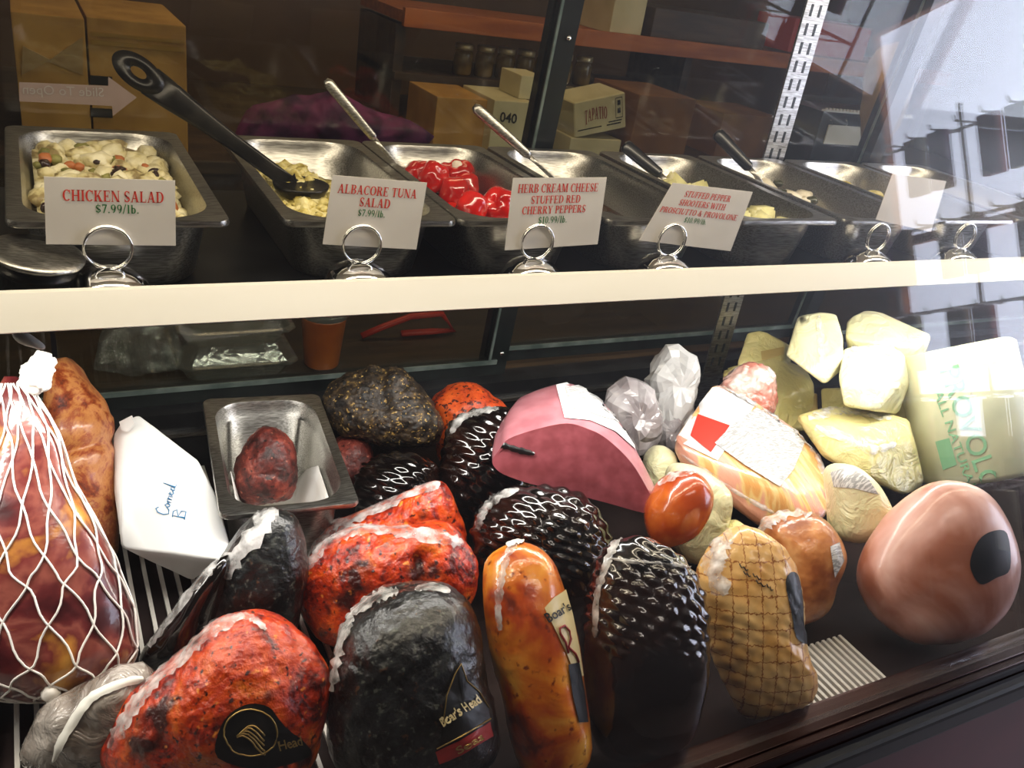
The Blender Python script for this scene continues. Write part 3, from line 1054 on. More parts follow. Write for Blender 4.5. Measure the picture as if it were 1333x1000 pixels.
def rbox(name, x0, y0, x1, y1, Y, depth, z0, matname, label, cat, bevel=0.003, rot=0.0):
    """Upright box whose front spans image x0..x1 with its top at y0, standing at height z0."""
    a, b = aty(x0, (y0 + y1) / 2, Y), aty(x1, (y0 + y1) / 2, Y)
    zt = aty((x0 + x1) / 2, y0, Y).z
    o = box(name, (a.x, Y, z0), (b.x, Y + depth, zt), matname, None, bevel)
    return tag(o, label, cat)


CT = 0.931
b = rbox('cardboard_box', 18, 20, 112, 100, 2.02, 0.3, CT, 'cardboard', 'tan cardboard box with folded flaps at the far left behind the chicken salad', 'box')
q_ = [aty(x, y, 2.016) for x, y in ((30, 60), (66, 78), (108, 48), (108, 98), (62, 80), (28, 98))]
for tri in ((q_[0], q_[1], q_[5]), (q_[2], q_[3], q_[4])):
    mk('flap', list(tri) + [p_ + Vector((0, 0.003, 0)) for p_ in tri], [(0, 1, 2), (5, 4, 3), (0, 3, 4, 1), (1, 4, 5, 2), (2, 5, 3, 0)], 'kraft', b, False)
b2 = rbox('carton', 116, 28, 243, 130, 2.02, 0.35, CT, 'cardboard', 'yellow cardboard carton sealed with shiny tape, behind the long spoon handle', 'box')
for (ya, yb) in ((47, 52), (57, 63)):
    p0, p1 = aty(118, yb, 2.018), aty(240, ya + 9, 2.018)
    box('tape', (p0.x, 2.0165, aty(180, yb, 2.018).z), (p1.x, 2.0195, aty(180, ya, 2.018).z), 'tape', b2)
for (q, w_) in (((118, 100, 146, 110), 0.002), ((118, 142, 146, 152), 0.002)):
    p0, p1 = aty(q[0], q[3], 2.018), aty(q[2], q[1], 2.018)
    box('print_block', (p0.x, 2.017, p0.z), (p1.x, 2.0195, p1.z), 'ink_black', b2)
# purple heap
pu = blob('purple_cloth', [(300, 188), (318, 150), (365, 130), (430, 124), (490, 142), (540, 160), (566, 184), (500, 194), (440, 196), (340, 194)], 2.15, 0.05, 'purple_cloth', lump=0.03, lscale=12, rest=0.934)
tag(pu, 'dark purple crumpled cloth heaped on the back counter behind the tuna salad', 'cloth')
# cartons behind the dark stile
b = rbox('carton', 566, 128, 632, 190, 2.1, 0.2, CT, 'cardboard', 'dim tan carton in a clear crumpled bag behind the red peppers', 'box')
b3 = rbox('carton', 640, 132, 692, 190, 2.06, 0.2, CT, 'carton_cream', 'cream carton printed with black figures, left of the dark door post', 'box')
pa, pb = aty(650, 158, 2.058), aty(672, 161, 2.058)
put_text('lettering', sans2d('040', 0.02), lambda u, y: pa.lerp(pb, u) + Vector((0, 0, 0.024)) * y, 'ink_black', b3)
zt3 = max(c_[2] for c_ in b3.bound_box) + b3.location.z
p0, p1 = aty(676, 120, 2.1), aty(700, 120, 2.1)
tag(box('carton', (p0.x, 2.1, zt3 + 0.001), (p1.x + 0.02, 2.22, zt3 + 0.06), 'carton_cream', None, 0.003), 'small cream box stacked on top of the figured cream carton', 'box')
# sauce carton
bt0 = rbox('carton', 742, 181, 808, 196, 2.12, 0.25, CT, 'carton_cream', 'low cream carton on the back counter under the tilted sauce box', 'box')
zt0 = max(c_[2] for c_ in bt0.bound_box) + bt0.location.z
TQ = [(747, 134), (814, 120), (815, 166), (748, 180)]
bt = qbox('sauce_carton', TQ, 2.12, 0.14, 'carton_cream')
tag(bt, 'cream sauce carton with red TAPATIO lettering tilted on another carton', 'box')
q4 = [aty(p[0], p[1], 2.118) for p in (TQ[3], TQ[2], TQ[1], TQ[0])]


def bil(q, u, v_):
    return q[0].lerp(q[1], u).lerp(q[3].lerp(q[2], u), v_)


put_text('lettering', serif2d('TAPATIO'), lambda u, y: bil(q4, 0.20 + 0.44 * u, 0.42 + 0.34 * y - 0.10 * abs(u - 0.5) - (0.06 if u < 0.12 and y < 0.3 else 0)), 'ink_maroon', bt)
put_text('panel_frame', ([(0, 0), (1, 0), (1, 0.04), (0, 0.04), (0, 0.96), (1, 0.96), (1, 1), (0, 1), (0.06, 0.04), (0.06, 0.96), (0.94, 0.04), (0.94, 0.96)],
         [(0, 1, 2, 3), (4, 5, 6, 7), (3, 8, 9, 4), (10, 2, 5, 11)], 1.0), lambda u, y: bil(q4, 0.80 + 0.14 * u, 0.32 + 0.58 * y), 'ink_black', bt)
for (u0, u1, vv, hh) in ((0.84, 0.90, 0.68, 0.14), (0.84, 0.90, 0.46, 0.14), (0.66, 0.92, 0.24, 0.035), (0.62, 0.90, 0.16, 0.04), (0.06, 0.52, 0.17, 0.035)):
    put_text('print_line', ([(0, 0), (1, 0), (1, 1), (0, 1)], [(0, 1, 2, 3)], 1.0), lambda u, y: bil(q4, u0 + (u1 - u0) * u, vv + hh * y), 'ink_black', bt)
b = rbox('cardboard_box', 826, 126, 900, 192, 2.1, 0.25, CT, 'cardboard_brown', 'plain brown cardboard box to the right of the tilted sauce carton', 'box')
b = rbox('cardboard_box', 936, 150, 1010, 200, 2.2, 0.22, CT, 'cardboard_brown', 'small brown box left of the slotted steel post', 'box')
# jars in a row under the shelf
jz = 1.066
jar_p = (600, 628, 655, 681, 706, 731, 757)
jar0 = None
for i, px in enumerate(jar_p):
    p = aty(px, 100, 2.56)
    if jar0 is None:
        v, f = lathe([(0.026, 0), (0.030, 0.006), (0.030, 0.060), (0.024, 0.072)], (p.x, 2.56, jz), 18)
        jar0 = mk('jar', v, f, 'jar_glass', None, True, (p.x, 2.56, jz))
        v, f = lathe([(0.027, 0.0725), (0.028, 0.076), (0.028, 0.088), (0.025, 0.090)], (p.x, 2.56, jz), 18)
        mk('lid', v, f, 'jar_lid', jar0)
        o = jar0
    else:
        o = copy_tree(jar0, (p.x, 2.56, jz))
    tag(o, '%s amber jar from the left in the dim row on the back shelf' % ('first', 'second', 'third', 'fourth', 'fifth', 'sixth', 'last')[i], 'jar', 'jars in a row on the back shelf')
# things on top of the wooden shelf and to the right
tag(box('carton', (aty(800, 30, 2.5).x, 2.52, 1.236), (aty(842, 30, 2.5).x, 2.75, 1.36), 'carton_cream', None, 0.003), 'cream carton standing on the orange wooden shelf', 'box')
tag(box('crate', (aty(855, 30, 2.5).x, 2.52, 1.236), (aty(1000, 60, 2.5).x, 2.80, 1.33), 'counter_dark', None, 0.004), 'dark low crate on the orange wooden shelf beside the cream carton', 'crate')
p0, p1 = aty(1086, 70, 2.3), aty(1142, 60, 2.3)
tag(box('red_box', (p0.x, 2.52, 1.246), (p1.x + 0.2, 2.72, 1.36), 'red_plastic', None, 0.004), 'bright red box on the shelf right of the slotted steel post', 'box')
kb = blob('paper_bag', [(1128, 140), (1132, 100), (1140, 68), (1182, 62), (1184, 100), (1172, 150), (1150, 190), (1130, 190)], 2.15, 0.06, 'kraft', square=4, lump=0.01)
tag(kb, 'tan paper bag standing on the counter right of the slotted steel post', 'bag')
pa, pb = aty(1074, 140, 2.05), aty(1188, 150, 2.05)
rk = box('snack_rack', (pa.x, 2.05, CT), (pb.x, 2.25, pa.z - 0.012), 'frame_black', None, 0.004)
tag(rk, 'dark snack rack with a white toothed top edge right of the slotted steel post', 'rack')
box('rack_edge', (pa.x, 2.045, pa.z - 0.0115), (pb.x, 2.06, pa.z - 0.006), 'white_plastic', rk)
nt_ = 26
for i in range(nt_):
    xx = pa.x + (pb.x - pa.x) * (i + 0.3) / nt_
    box('tooth', (xx, 2.046, pa.z - 0.006), (xx + 0.006, 2.052, pa.z), 'white_plastic', rk)
p0, p1 = aty(1072, 187, 2.035), aty(1128, 166, 2.035)
cc = box('hanging_card', (p0.x, 2.034, p0.z), (p1.x, 2.038, p1.z), 'card', rk)
for px in (1080, 1100, 1120):
    h0 = aty(px, 166, 2.036)
    tube('hook', [h0 + Vector((0, 0.02, 0.02)), h0 + Vector((0, 0, 0.022)), h0 + Vector((0, -0.006, 0.012)), h0], 0.002, 'chrome', rk, 6)
pk_cols = ['amber_tub', 'purple_cloth', 'red_plastic', 'carton_cream', 'cardboard']
pk_lab = ['orange', 'purple', 'red', 'cream', 'tan']
for i in range(5):
    p = aty(1084 + i * 19, 196, 1.98)
    tag(box('snack_packet', (p.x - 0.02, 1.975, CT), (p.x + 0.02, 1.995, CT + 0.05), pk_cols[i], None, 0.006), 'small %s packet in front of the dark snack rack' % pk_lab[i], 'packet')

# ---------------------------------------------------------------- on the ledge just behind the rear doors
LZ = 0.7905


def clamshell(px0, px1, Y, z0, h, label):
    a, b_ = aty(px0, 460, Y), aty(px1, 460, Y)
    r_ = []
    for (ins, z) in ((0.012, 0), (0.0, h * 0.46), (-0.006, h * 0.48), (-0.006, h * 0.54), (0.0, h * 0.56), (0.014, h)):
        x0, x1, y0, y1 = a.x + ins, b_.x - ins, Y + ins, Y + 0.15 - ins
        c_ = 0.014
        r_.append([(x0 + c_, y0, z0 + z), (x1 - c_, y0, z0 + z), (x1, y0 + c_, z0 + z), (x1, y1 - c_, z0 + z), (x1 - c_, y1, z0 + z), (x0 + c_, y1, z0 + z), (x0, y1 - c_, z0 + z), (x0, y0 + c_, z0 + z)])
    v, f = loft(r_)
    o = mk('clamshell_container', v, f, 'clamshell', None, False)
    return tag(o, label, 'container')


clamshell(236, 385, 1.21, LZ, 0.055, 'clear plastic clamshell container at the bottom of the stack behind the rear door')
clamshell(238, 380, 1.215, LZ + 0.056, 0.05, 'clear plastic clamshell container on top of another one behind the rear door')
p = aty(418, 480, 1.25)
v, f = lathe([(0.026, 0), (0.028, 0.003), (0.036, 0.085), (0.038, 0.088)], (p.x, 1.25, LZ), 24)
o = mk('deli_tub', v, f, 'amber_tub')
tag(o, 'amber plastic tub with a clear lid behind the rear door beside the clamshells', 'tub')
v, f = lathe([(0.0385, 0.0885), (0.0395, 0.091), (0.0395, 0.098), (0.036, 0.100)], (p.x, 1.25, LZ), 24)
mk('lid', v, f, 'clamshell', o)
o = blob('plastic_bag', [(128, 500), (132, 440), (150, 415), (200, 408), (232, 430), (236, 478), (200, 486)], 1.315, 0.014, 'clear_wrap', lump=0.012, lscale=25, square=3)
tag(o, 'crumpled clear plastic bag behind the rear door above the white parcel', 'bag')
pts = [aty(x, y, 1.33) for x, y in ((470, 445), (500, 425), (535, 412), (575, 408), (590, 430), (560, 452), (520, 460))]
o = tube('red_strap', [Vector((q.x, q.y, max(q.z, LZ + 0.006))) for q in pts], 0.006, 'red_plastic', None, 8)
tag(o, 'dull red strap lying on the ledge behind the rear door', 'strap')

# ================================================================ steel pans on the upper shelf
def rrect(cx, cy, w_, d_, r, z, n=6, rot=0.0):
    P = []
    for (sx, sy, a0) in ((1, 1, 0), (-1, 1, 90), (-1, -1, 180), (1, -1, 270)):
        for i in range(n + 1):
            a = math.radians(a0 + 90 * i / n)
            P.append((sx * (w_ / 2 - r) + r * math.cos(a), sy * (d_ / 2 - r) + r * math.sin(a)))
    cr, sr = math.cos(rot), math.sin(rot)
    return [Vector((cx + x * cr - y * sr, cy + x * sr + y * cr, z)) for x, y in P]


def pan_mesh(cx, cy, w_, d_, zr, h, rot=0.0):
    R = lambda a, b_, r, z: rrect(cx, cy, a, b_, r, z, 8, rot)
    ri = 0.042
    rings = [R(w_ - 0.050, d_ - 0.050, ri, zr - h), R(w_ - 0.044, d_ - 0.044, ri, zr - h + 0.004), R(w_ - 0.030, d_ - 0.030, ri, zr - 0.022), R(w_ - 0.026, d_ - 0.026, ri, zr - 0.006),
             R(w_ - 0.004, d_ - 0.004, 0.011, zr - 0.004), R(w_ - 0.001, d_ - 0.001, 0.012, zr - 0.006), R(w_, d_, 0.012, zr - 0.004), R(w_ - 0.002, d_ - 0.002, 0.012, zr - 0.0005), R(w_ - 0.006, d_ - 0.006, 0.012, zr),
             R(w_ - 0.026, d_ - 0.026, ri, zr - 0.001), R(w_ - 0.030, d_ - 0.030, ri, zr - 0.006), R(w_ - 0.034, d_ - 0.034, ri, zr - 0.021), R(w_ - 0.038, d_ - 0.038, ri, zr - 0.023),
             R(w_ - 0.048, d_ - 0.048, ri, zr - h + 0.008), R(w_ - 0.060, d_ - 0.060, ri - 0.006, zr - h + 0.002)]
    return loft(rings)


RZ = 1.195
PW, PD = 0.175, 0.326
PY = 0.765 + PD / 2
pan_x = [0.0635, 0.285, 0.461, 0.642, 0.828, 1.014, 1.200, 1.386]
pan_lab = ['steel pan of chicken salad at the left end of the shelf', 'steel pan of tuna salad with the long dark spoon', 'steel pan of stuffed red cherry peppers',
           'nearly empty steel pan with dark marinade behind the herb cream cheese card', 'steel pan of pale herbed cheese cubes with a black handled spoon', 'steel pan of white cheese and olives behind the slotted post line',
           'steel pan of yellow salad right of the slotted steel post', 'rightmost steel pan on the shelf, seen through the glare']
pans = []
for i, px in enumerate(pan_x):
    if i == 0:
        v, f = pan_mesh(px, PY, PW, PD, RZ, RZ - SZ - 0.001)
        o = mk('steel_pan', v, f, 'steel', None, True, (px, PY, SZ + 0.001))
        md = o.modifiers.new('edge', 'EDGE_SPLIT')
        md.split_angle = math.radians(50)
    else:
        o = copy_tree(pans[0], (px, PY, SZ + 0.001))
    tag(o, pan_lab[i], 'pan', 'steel pans on the upper shelf')
    pans.append(o)

ICO = bmesh.new()
bmesh.ops.create_icosphere(ICO, subdivisions=2, radius=1.0)
ICO.verts.index_update()
IV = [v_.co.copy() for v_ in ICO.verts]
IF = [tuple(q.index for q in f_.verts) for f_ in ICO.faces]
ICO.free()


def lumps(name, spots, matname, parent=None, kind=True, jag=0.35):
    """Many small uneven lumps as one uncountable heap; spots = (x, y, z, radius)."""
    parts = []
    for k_, (x, y, z, r) in enumerate(spots):
        of = Vector((k_ * 1.7, k_ * 0.9, k_ * 2.3))
        sc = Vector((random.uniform(0.7, 1.3), random.uniform(0.7, 1.3), random.uniform(0.6, 1.0)))
        parts.append(([Vector((x, y, z)) + Vector((q.x * sc.x, q.y * sc.y, q.z * sc.z)) * r * (1 + jag * noise.noise(q * 1.7 + of)) for q in IV], IF))
    v, f = join(parts)
    o = mk(name, v, f, matname, parent)
    if kind:
        o['kind'] = 'stuff'
    return o


def heap(cx, n, r0, r1, top, base=SZ + 0.004, xs=0.058, ys=0.128, ramp=None):
    S = []
    for _ in range(n):
        x, y = random.uniform(-xs, xs), random.uniform(-ys, ys)
        h = top(x, y)
        S.append((cx + x, PY + y, h, random.uniform(r0, r1)))
    return S


def bed(name, cx, hf, matname, parent=None, xs=0.064, ys=0.138):
    """Solid body of food under the loose lumps, filling the pan up to hf(x, y)."""
    nx, ny = 26, 44
    V, Fc = [], []
    for j in range(ny + 1):
        for i in range(nx + 1):
            x, y = -xs + 2 * xs * i / nx, -ys + 2 * ys * j / ny
            # keep inside the round corners
            ox, oy = max(0, abs(x) - (xs - 0.034)), max(0, abs(y) - (ys - 0.034))
            if math.hypot(ox, oy) > 0.034:
                s = 0.034 / math.hypot(ox, oy)
                x = math.copysign(xs - 0.034 + ox * s, x)
                y = math.copysign(ys - 0.034 + oy * s, y)
            V.append(Vector((cx + x, PY + y, hf(x, y) + 0.005 * fnoise(Vector((x * 60, y * 60, cx * 9)), 3))))
    for j in range(ny):
        for i in range(nx):
            a = j * (nx + 1) + i
            Fc.append((a, a + 1, a + nx + 2, a + nx + 1))
    n0 = len(V)
    edge = [i for i in range(nx + 1)] + [(j + 1) * (nx + 1) + nx for j in range(ny)] + [ny * (nx + 1) + nx - 1 - i for i in range(nx)] + [(ny - 1 - j) * (nx + 1) for j in range(ny - 1)]
    zb = SZ + 0.0045
    for e in edge:
        q = V[e]
        V.append(Vector((cx + (q.x - cx) * 0.86, PY + (q.y - PY) * 0.93, zb)))
    k = len(edge)
    for i in range(k):
        Fc.append((edge[i], n0 + i, n0 + (i + 1) % k, edge[(i + 1) % k]))
    Fc.append(tuple(range(n0 + k - 1, n0 - 1, -1)))
    return mk(name, V, Fc, matname, parent)


# chicken salad
h1 = lambda x, y: 1.172 + 0.012 * fnoise(Vector((x * 14, y * 14, 2)), 2) + 0.006 * (y / 0.14)
ck = bed('chicken_salad', pan_x[0], h1, 'cream_salad')
tag(ck, 'creamy chunky chicken salad filling the leftmost pan', 'salad')
ck['kind'] = 'stuff'
lumps('chicken_chunks', [(a, b_, c_ + 0.002, r) for a, b_, c_, r in heap(pan_x[0], 230, 0.005, 0.013, h1)], 'cream_salad', ck)
lumps('celery_bits', [(a, b_, c_ + 0.006, r) for a, b_, c_, r in heap(pan_x[0], 26, 0.004, 0.007, h1)], 'herb_green', ck)
lumps('raisins', [(a, b_, c_ + 0.008, r) for a, b_, c_, r in heap(pan_x[0], 12, 0.004, 0.006, h1)], 'raisin', ck)
lumps('carrot_bits', [(a, b_, c_ + 0.007, r) for a, b_, c_, r in heap(pan_x[0], 10, 0.005, 0.008, h1)], 'carrot', ck)
# tuna salad, scooped hollow on the right
h2 = lambda x, y: 1.166 + 0.012 * fnoise(Vector((x * 16, y * 16, 7)), 2) + 0.016 * math.exp(-((x + 0.03) / 0.03) ** 2 - ((y - 0.02) / 0.10) ** 2) - 0.016 * max(0.0, min(1.0, (x - 0.005) / 0.02))
tn = bed('tuna_salad', pan_x[1], h2, 'tuna_salad')
tag(tn, 'pale yellow flaked tuna salad in the second pan from the left', 'salad')
tn['kind'] = 'stuff'
lumps('tuna_flakes', [(a, b_, c_ + 0.001, r) for a, b_, c_, r in heap(pan_x[1], 260, 0.003, 0.008, h2)], 'tuna_salad', tn, jag=0.7)
# cherry peppers
def pepper(p, r, tilt, seed, label, fill):
    V = []
    n, m_ = 24, 14
    axis = Vector((math.sin(tilt) * math.cos(seed), math.sin(tilt) * math.sin(seed), math.cos(tilt)))
    U = axis.orthogonal().normalized()
    W = axis.cross(U)
    for i in range(m_ + 1):
        ph = math.pi * i / m_
        for j in range(n):
            a = 2 * math.pi * j / n
            rr = r * (1 + 0.07 * math.cos(5 * a + seed) * math.sin(ph) + 0.06 * noise.noise(Vector((math.cos(a), math.sin(a), ph + seed)) * 1.4))
            dz = math.cos(ph)
            if ph < 0.62:
                dz -= 0.30 * (1 - ph / 0.62)
            V.append(p + (U * math.cos(a) + W * math.sin(a)) * rr * max(math.sin(ph), 0.01) + axis * rr * dz)
    Fc = [(i * n + j, i * n + (j + 1) % n, (i + 1) * n + (j + 1) % n, (i + 1) * n + j) for i in range(m_) for j in range(n)]
    o = mk('cherry_pepper', V, Fc, 'cherry_pepper')
    tag(o, label, 'pepper', 'stuffed red cherry peppers in the third pan')
    if not fill:
        return o
    v, f = join([([p + axis * r * 0.66 + Vector(q) * r * 0.36 * (1 + 0.3 * noise.noise(q * 2 + p * 40)) for q in IV], IF)])
    mk('filling', v, f, 'cream_cheese', o)
    return o


PS = [(606, 222, 0.022, 0.5, 'red cherry pepper with white filling showing, farthest right in its pan'), (565, 231, 0.021, 0.9, 'glossy red cherry pepper in the middle of the pan'),
      (540, 218, 0.018, 1.2, 'orange-lit red cherry pepper near the back left of the pan'), (566, 214, 0.016, 1.3, 'small red cherry pepper behind the middle ones'),
      (613, 270, 0.019, 1.2, 'red cherry pepper at the front of the pan, left of the other front one'), (650, 268, 0.022, 1.1, 'red cherry pepper at the front of the pan beside the white card'),
      (525, 213, 0.015, 1.0, 'dark red cherry pepper against the back left wall of the pan'), (620, 243, 0.020, 1.5, 'shadowed dark red cherry pepper below the filled one'), (592, 250, 0.020, 1.5, 'shadowed cherry pepper low in the centre of the pan'),
      (655, 235, 0.019, 1.5, 'shadowed cherry pepper by the right wall of the pan')]
for i, (x, y, r, tl, lb) in enumerate(PS):
    zc_ = SZ + (0.054 if i in (4, 5) else 0.040 if i in (0, 1, 2, 3, 6) else 0.030)
    p = atz(x, y, zc_)
    p.x = max(pan_x[2] - 0.060 + r, min(pan_x[2] + 0.060 - r, p.x))
    p.y = max(PY - 0.138 + r, min(PY + 0.138 - r, p.y))
    pepper(p, r, tl, i * 1.3 + 3.6, lb, i in (0, 2))
mn = bed('pepper_brine', pan_x[2], lambda x, y: SZ + 0.020, 'cherry_pepper', None, 0.060, 0.135)
tag(mn, 'red oily brine under the cherry peppers', 'brine')
mn['kind'] = 'stuff'
mn = bed('marinade', pan_x[3], lambda x, y: SZ + 0.018, 'marinade', None, 0.060, 0.135)
tag(mn, 'dark brown marinade left in the fourth pan', 'marinade')
mn['kind'] = 'stuff'


def cubes(cx, spots, matname, name, cat, group, labf, size):
    for i, (x, y, z) in enumerate(spots):
        bm = bmesh.new()
        bmesh.ops.create_cube(bm, size=1.0)
        s = size * random.uniform(0.8, 1.15)
        bmesh.ops.bevel(bm, geom=bm.edges[:], offset=0.12, segments=2, affect='EDGES')
        from mathutils import Euler
        R = Euler((random.uniform(-0.6, 0.6), random.uniform(-0.6, 0.6), random.uniform(0, 3))).to_matrix()
        for v_ in bm.verts:
            v_.co = Vector((x, y, z)) + R @ (v_.co * s * (1 + 0.15 * noise.noise(v_.co * 3 + Vector((i, 0, 0)))))
        o = from_bm(name, bm, matname, None, True)
        tag(o, labf(x, y) if callable(labf) else labf, cat, group)


def pan_spots(cx, n, z, ys, xs=0.045, step=0.02):
    S = []
    k = 0
    while len(S) < n and k < 2000:
        k += 1
        p = Vector((cx + random.uniform(-xs, xs), PY + random.uniform(*ys), z))
        if all((p - q).length > step for q in S):
            S.append(p)
    return S


S = pan_spots(pan_x[4], 9, SZ + 0.034, (0.03, 0.115), 0.05, 0.027) + pan_spots(pan_x[4], 8, SZ + 0.042, (-0.125, -0.05), 0.045, 0.027)
bd = bed('herb_dressing', pan_x[4], lambda x, y: SZ + 0.022, 'tuna_salad', None, 0.060, 0.135)
tag(bd, 'pale herb dressing under the cheese cubes of the fifth pan', 'dressing')
bd['kind'] = 'stuff'
cubes(pan_x[4], S, 'feta', 'cheese_cube', 'cheese', 'herbed cheese cubes in the fifth pan', lambda x, y: 'pale herbed cheese cube at the %s of the pan with the black handled spoon' % ('back' if y > PY else 'front'), 0.028)
S = pan_spots(pan_x[5], 9, SZ + 0.036, (0.0, 0.12), 0.05, 0.026)
bd = bed('oil_dressing', pan_x[5], lambda x, y: SZ + 0.024, 'marinade', None, 0.060, 0.135)
tag(bd, 'brown oily dressing in the sixth pan', 'dressing')
bd['kind'] = 'stuff'
cubes(pan_x[5], S, 'cream_cheese', 'white_cheese_piece', 'cheese', 'white cheese pieces in the sixth pan', 'white cheese piece in the sixth pan by the slotted post', 0.024)
for i, p in enumerate(pan_spots(pan_x[5], 5, SZ + 0.046, (0.0, 0.11), 0.045, 0.03)):
    o = lumps('olive', [(p.x, p.y, p.z, 0.008)], 'olive', None, False, 0.1)
    tag(o, 'dark olive among the white cheese of the sixth pan', 'olive', 'olives in the sixth pan')
for k_, cc_ in ((6, 'tuna_salad'), (7, 'cream_salad')):
    hh = lambda x, y: 1.160 + 0.01 * fnoise(Vector((x * 16, y * 16, k_)), 2)
    bd = bed('deli_salad', pan_x[k_], hh, cc_)
    bd['kind'] = 'stuff'
    tag(bd, ['yellow chunky salad in the pan right of the slotted post', 'pale salad in the rightmost pan on the shelf'][k_ - 6], 'salad')
    lumps('salad_chunks', heap(pan_x[k_], 90, 0.006, 0.012, hh), cc_, bd)

# ---------------------------------------------------------------- serving utensils
def strip(pts, widths, thick, up):
    """Flat bar along pts, half widths, lying across the direction up."""
    rings = []
    for i, p in enumerate(pts):
        a, b_ = pts[max(i - 1, 0)], pts[min(i + 1, len(pts) - 1)]
        t = (b_ - a).normalized()
        s = t.cross(up).normalized()
        n = s.cross(t).normalized()
        w_ = widths[i]
        ring = []
        for j in range(12):
            g = 2 * math.pi * j / 12
            cg, sg = math.cos(g), math.sin(g)
            ring.append(p + s * w_ * math.copysign(abs(cg) ** 0.6, cg) + n * thick * math.copysign(abs(sg) ** 0.6, sg))
        rings.append(ring)
    return loft(rings)


# long dark spoon between the first two pans
s0, s1 = aty(166, 84, 0.985), aty(376, 238, 0.93)
dirv = (s1 - s0).normalized()
eye_c = s0 + dirv * 0.012
pts = [s0 + dirv * t for t in (0.024, 0.05, 0.08, 0.12, 0.17, 0.21, 0.235)]
pts[-1] = s1 + Vector((0, 0, 0.004))
v, f = strip(pts, [0.0152, 0.0140, 0.0110, 0.0085, 0.0085, 0.0085, 0.009], 0.0028, -FX)
side = dirv.cross(-FX).normalized()
nrm = side.cross(dirv).normalized()
rg = []
for i in range(33):
    a = 2 * math.pi * i / 32
    e = []
    for (rr, h_) in ((1.0, 0.0028), (1.0, -0.0028), (0.30, -0.0028), (0.30, 0.0028)):
        ex = dirv * math.cos(a) * (0.027 if rr == 1.0 else 0.0085) + side * math.sin(a) * (0.0158 if rr == 1.0 else 0.0045)
        e.append(eye_c + ex + nrm * h_)
    rg.append(e)
v2, f2 = loft(rg, False, False)
spoon = mk('serving_spoon', *join([(v, f), (v2, f2)]), 'dark_steel')
tag(spoon, 'long dark spoon with an eyelet in its handle leaning between chicken and tuna salad', 'spoon')
bl = []
for i in range(7):
    ph = i / 6
    rr = 0.030 * math.sin(math.pi * (0.5 + 0.5 * ph)) + 0.0005 if ph > 0 else 0.030
    bl.append((max(rr, 0.0005), -0.016 * ph))
bowl_c = s1 + Vector((0.010, -0.012, 0.002))
v, f = lathe([(0.027, 0.0), (0.030, 0.001), (0.0295, -0.002), (0.026, -0.009), (0.018, -0.014), (0.004, -0.016)], bowl_c, 24)
mk('bowl', v, f, 'dark_steel', spoon)


def spoon2(tip, end, Yt, Ye, r0, hmat, label, name='serving_spoon', handle_frac=0.72):
    a, b_ = aty(tip[0], tip[1], Yt), aty(end[0], end[1], Ye)
    d = (b_ - a)
    L_ = d.length
    d.normalize()
    hp = [a + d * (L_ * t) for t in (0, 0.04, 0.12, handle_frac * 0.6, handle_frac * 0.95, handle_frac)]
    v, f = strip(hp, [r0 * 0.5, r0 * 0.95, r0, r0 * 0.92, r0 * 0.8, r0 * 0.5], r0 * 0.6, -FX)
    o = mk(name, v, f, hmat)
    tag(o, label, 'spoon')
    np_ = [a + d * (L_ * t) for t in (handle_frac - 0.02, handle_frac + 0.12, 1.0)]
    e = b_ + d * 0.03 + Vector((0, 0, -0.008))
    v, f = strip(np_ + [e], [r0 * 0.45, r0 * 0.35, r0 * 0.4, r0 * 0.5], 0.0016, -FX)
    mk('neck', v, f, 'steel', o)
    v, f = lathe([(0.020, 0.002), (0.021, 0.0), (0.016, -0.006), (0.003, -0.009)], e + d * 0.006, 18)
    mk('bowl', v, f, 'steel', o)
    return o


spoon2((424, 104), (512, 210), 1.02, 0.985, 0.0062, 'steel', 'steel handled spoon leaning on the back of the red pepper pan')
spoon2((617, 138), (716, 228), 1.03, 0.985, 0.0072, 'steel', 'steel handled spoon in the nearly empty fourth pan')
spoon2((812, 188), (868, 235), 1.07, 1.02, 0.0100, 'black_plastic', 'spoon with a black plastic handle among the herbed cheese cubes', handle_frac=0.85)
spoon2((932, 172), (984, 228), 1.08, 1.03, 0.0100, 'black_plastic', 'spoon with a black plastic handle in the white cheese pan left of the slotted post', handle_frac=0.85)

# ---------------------------------------------------------------- price cards in chrome coil holders
HY = 0.7405


def holder():
    o = empty('card_holder', (0, HY, SZ + 0.0005))
    v, f = lathe([(0.0165, 0.0), (0.0335, 0.002), (0.0345, 0.008), (0.0325, 0.018), (0.028, 0.028), (0.021, 0.0335), (0.012, 0.037), (0.003, 0.0385)], (0, HY, SZ + 0.0005), 32)
    mk('dome_base', v, f, 'chrome', o)
    pts = []
    for i in range(64):
        a = 2 * math.pi * 2.0 * i / 63 - math.pi / 2
        pts.append((0.0180 * math.cos(a), HY - 0.0035 + 0.006 * i / 63, SZ + 0.0560 + 0.0180 * math.sin(a)))
    pts = [(0, HY - 0.001, SZ + 0.0375)] + pts
    tube('coil_ring', pts, 0.0012, 'chrome', o, 8)
    return o


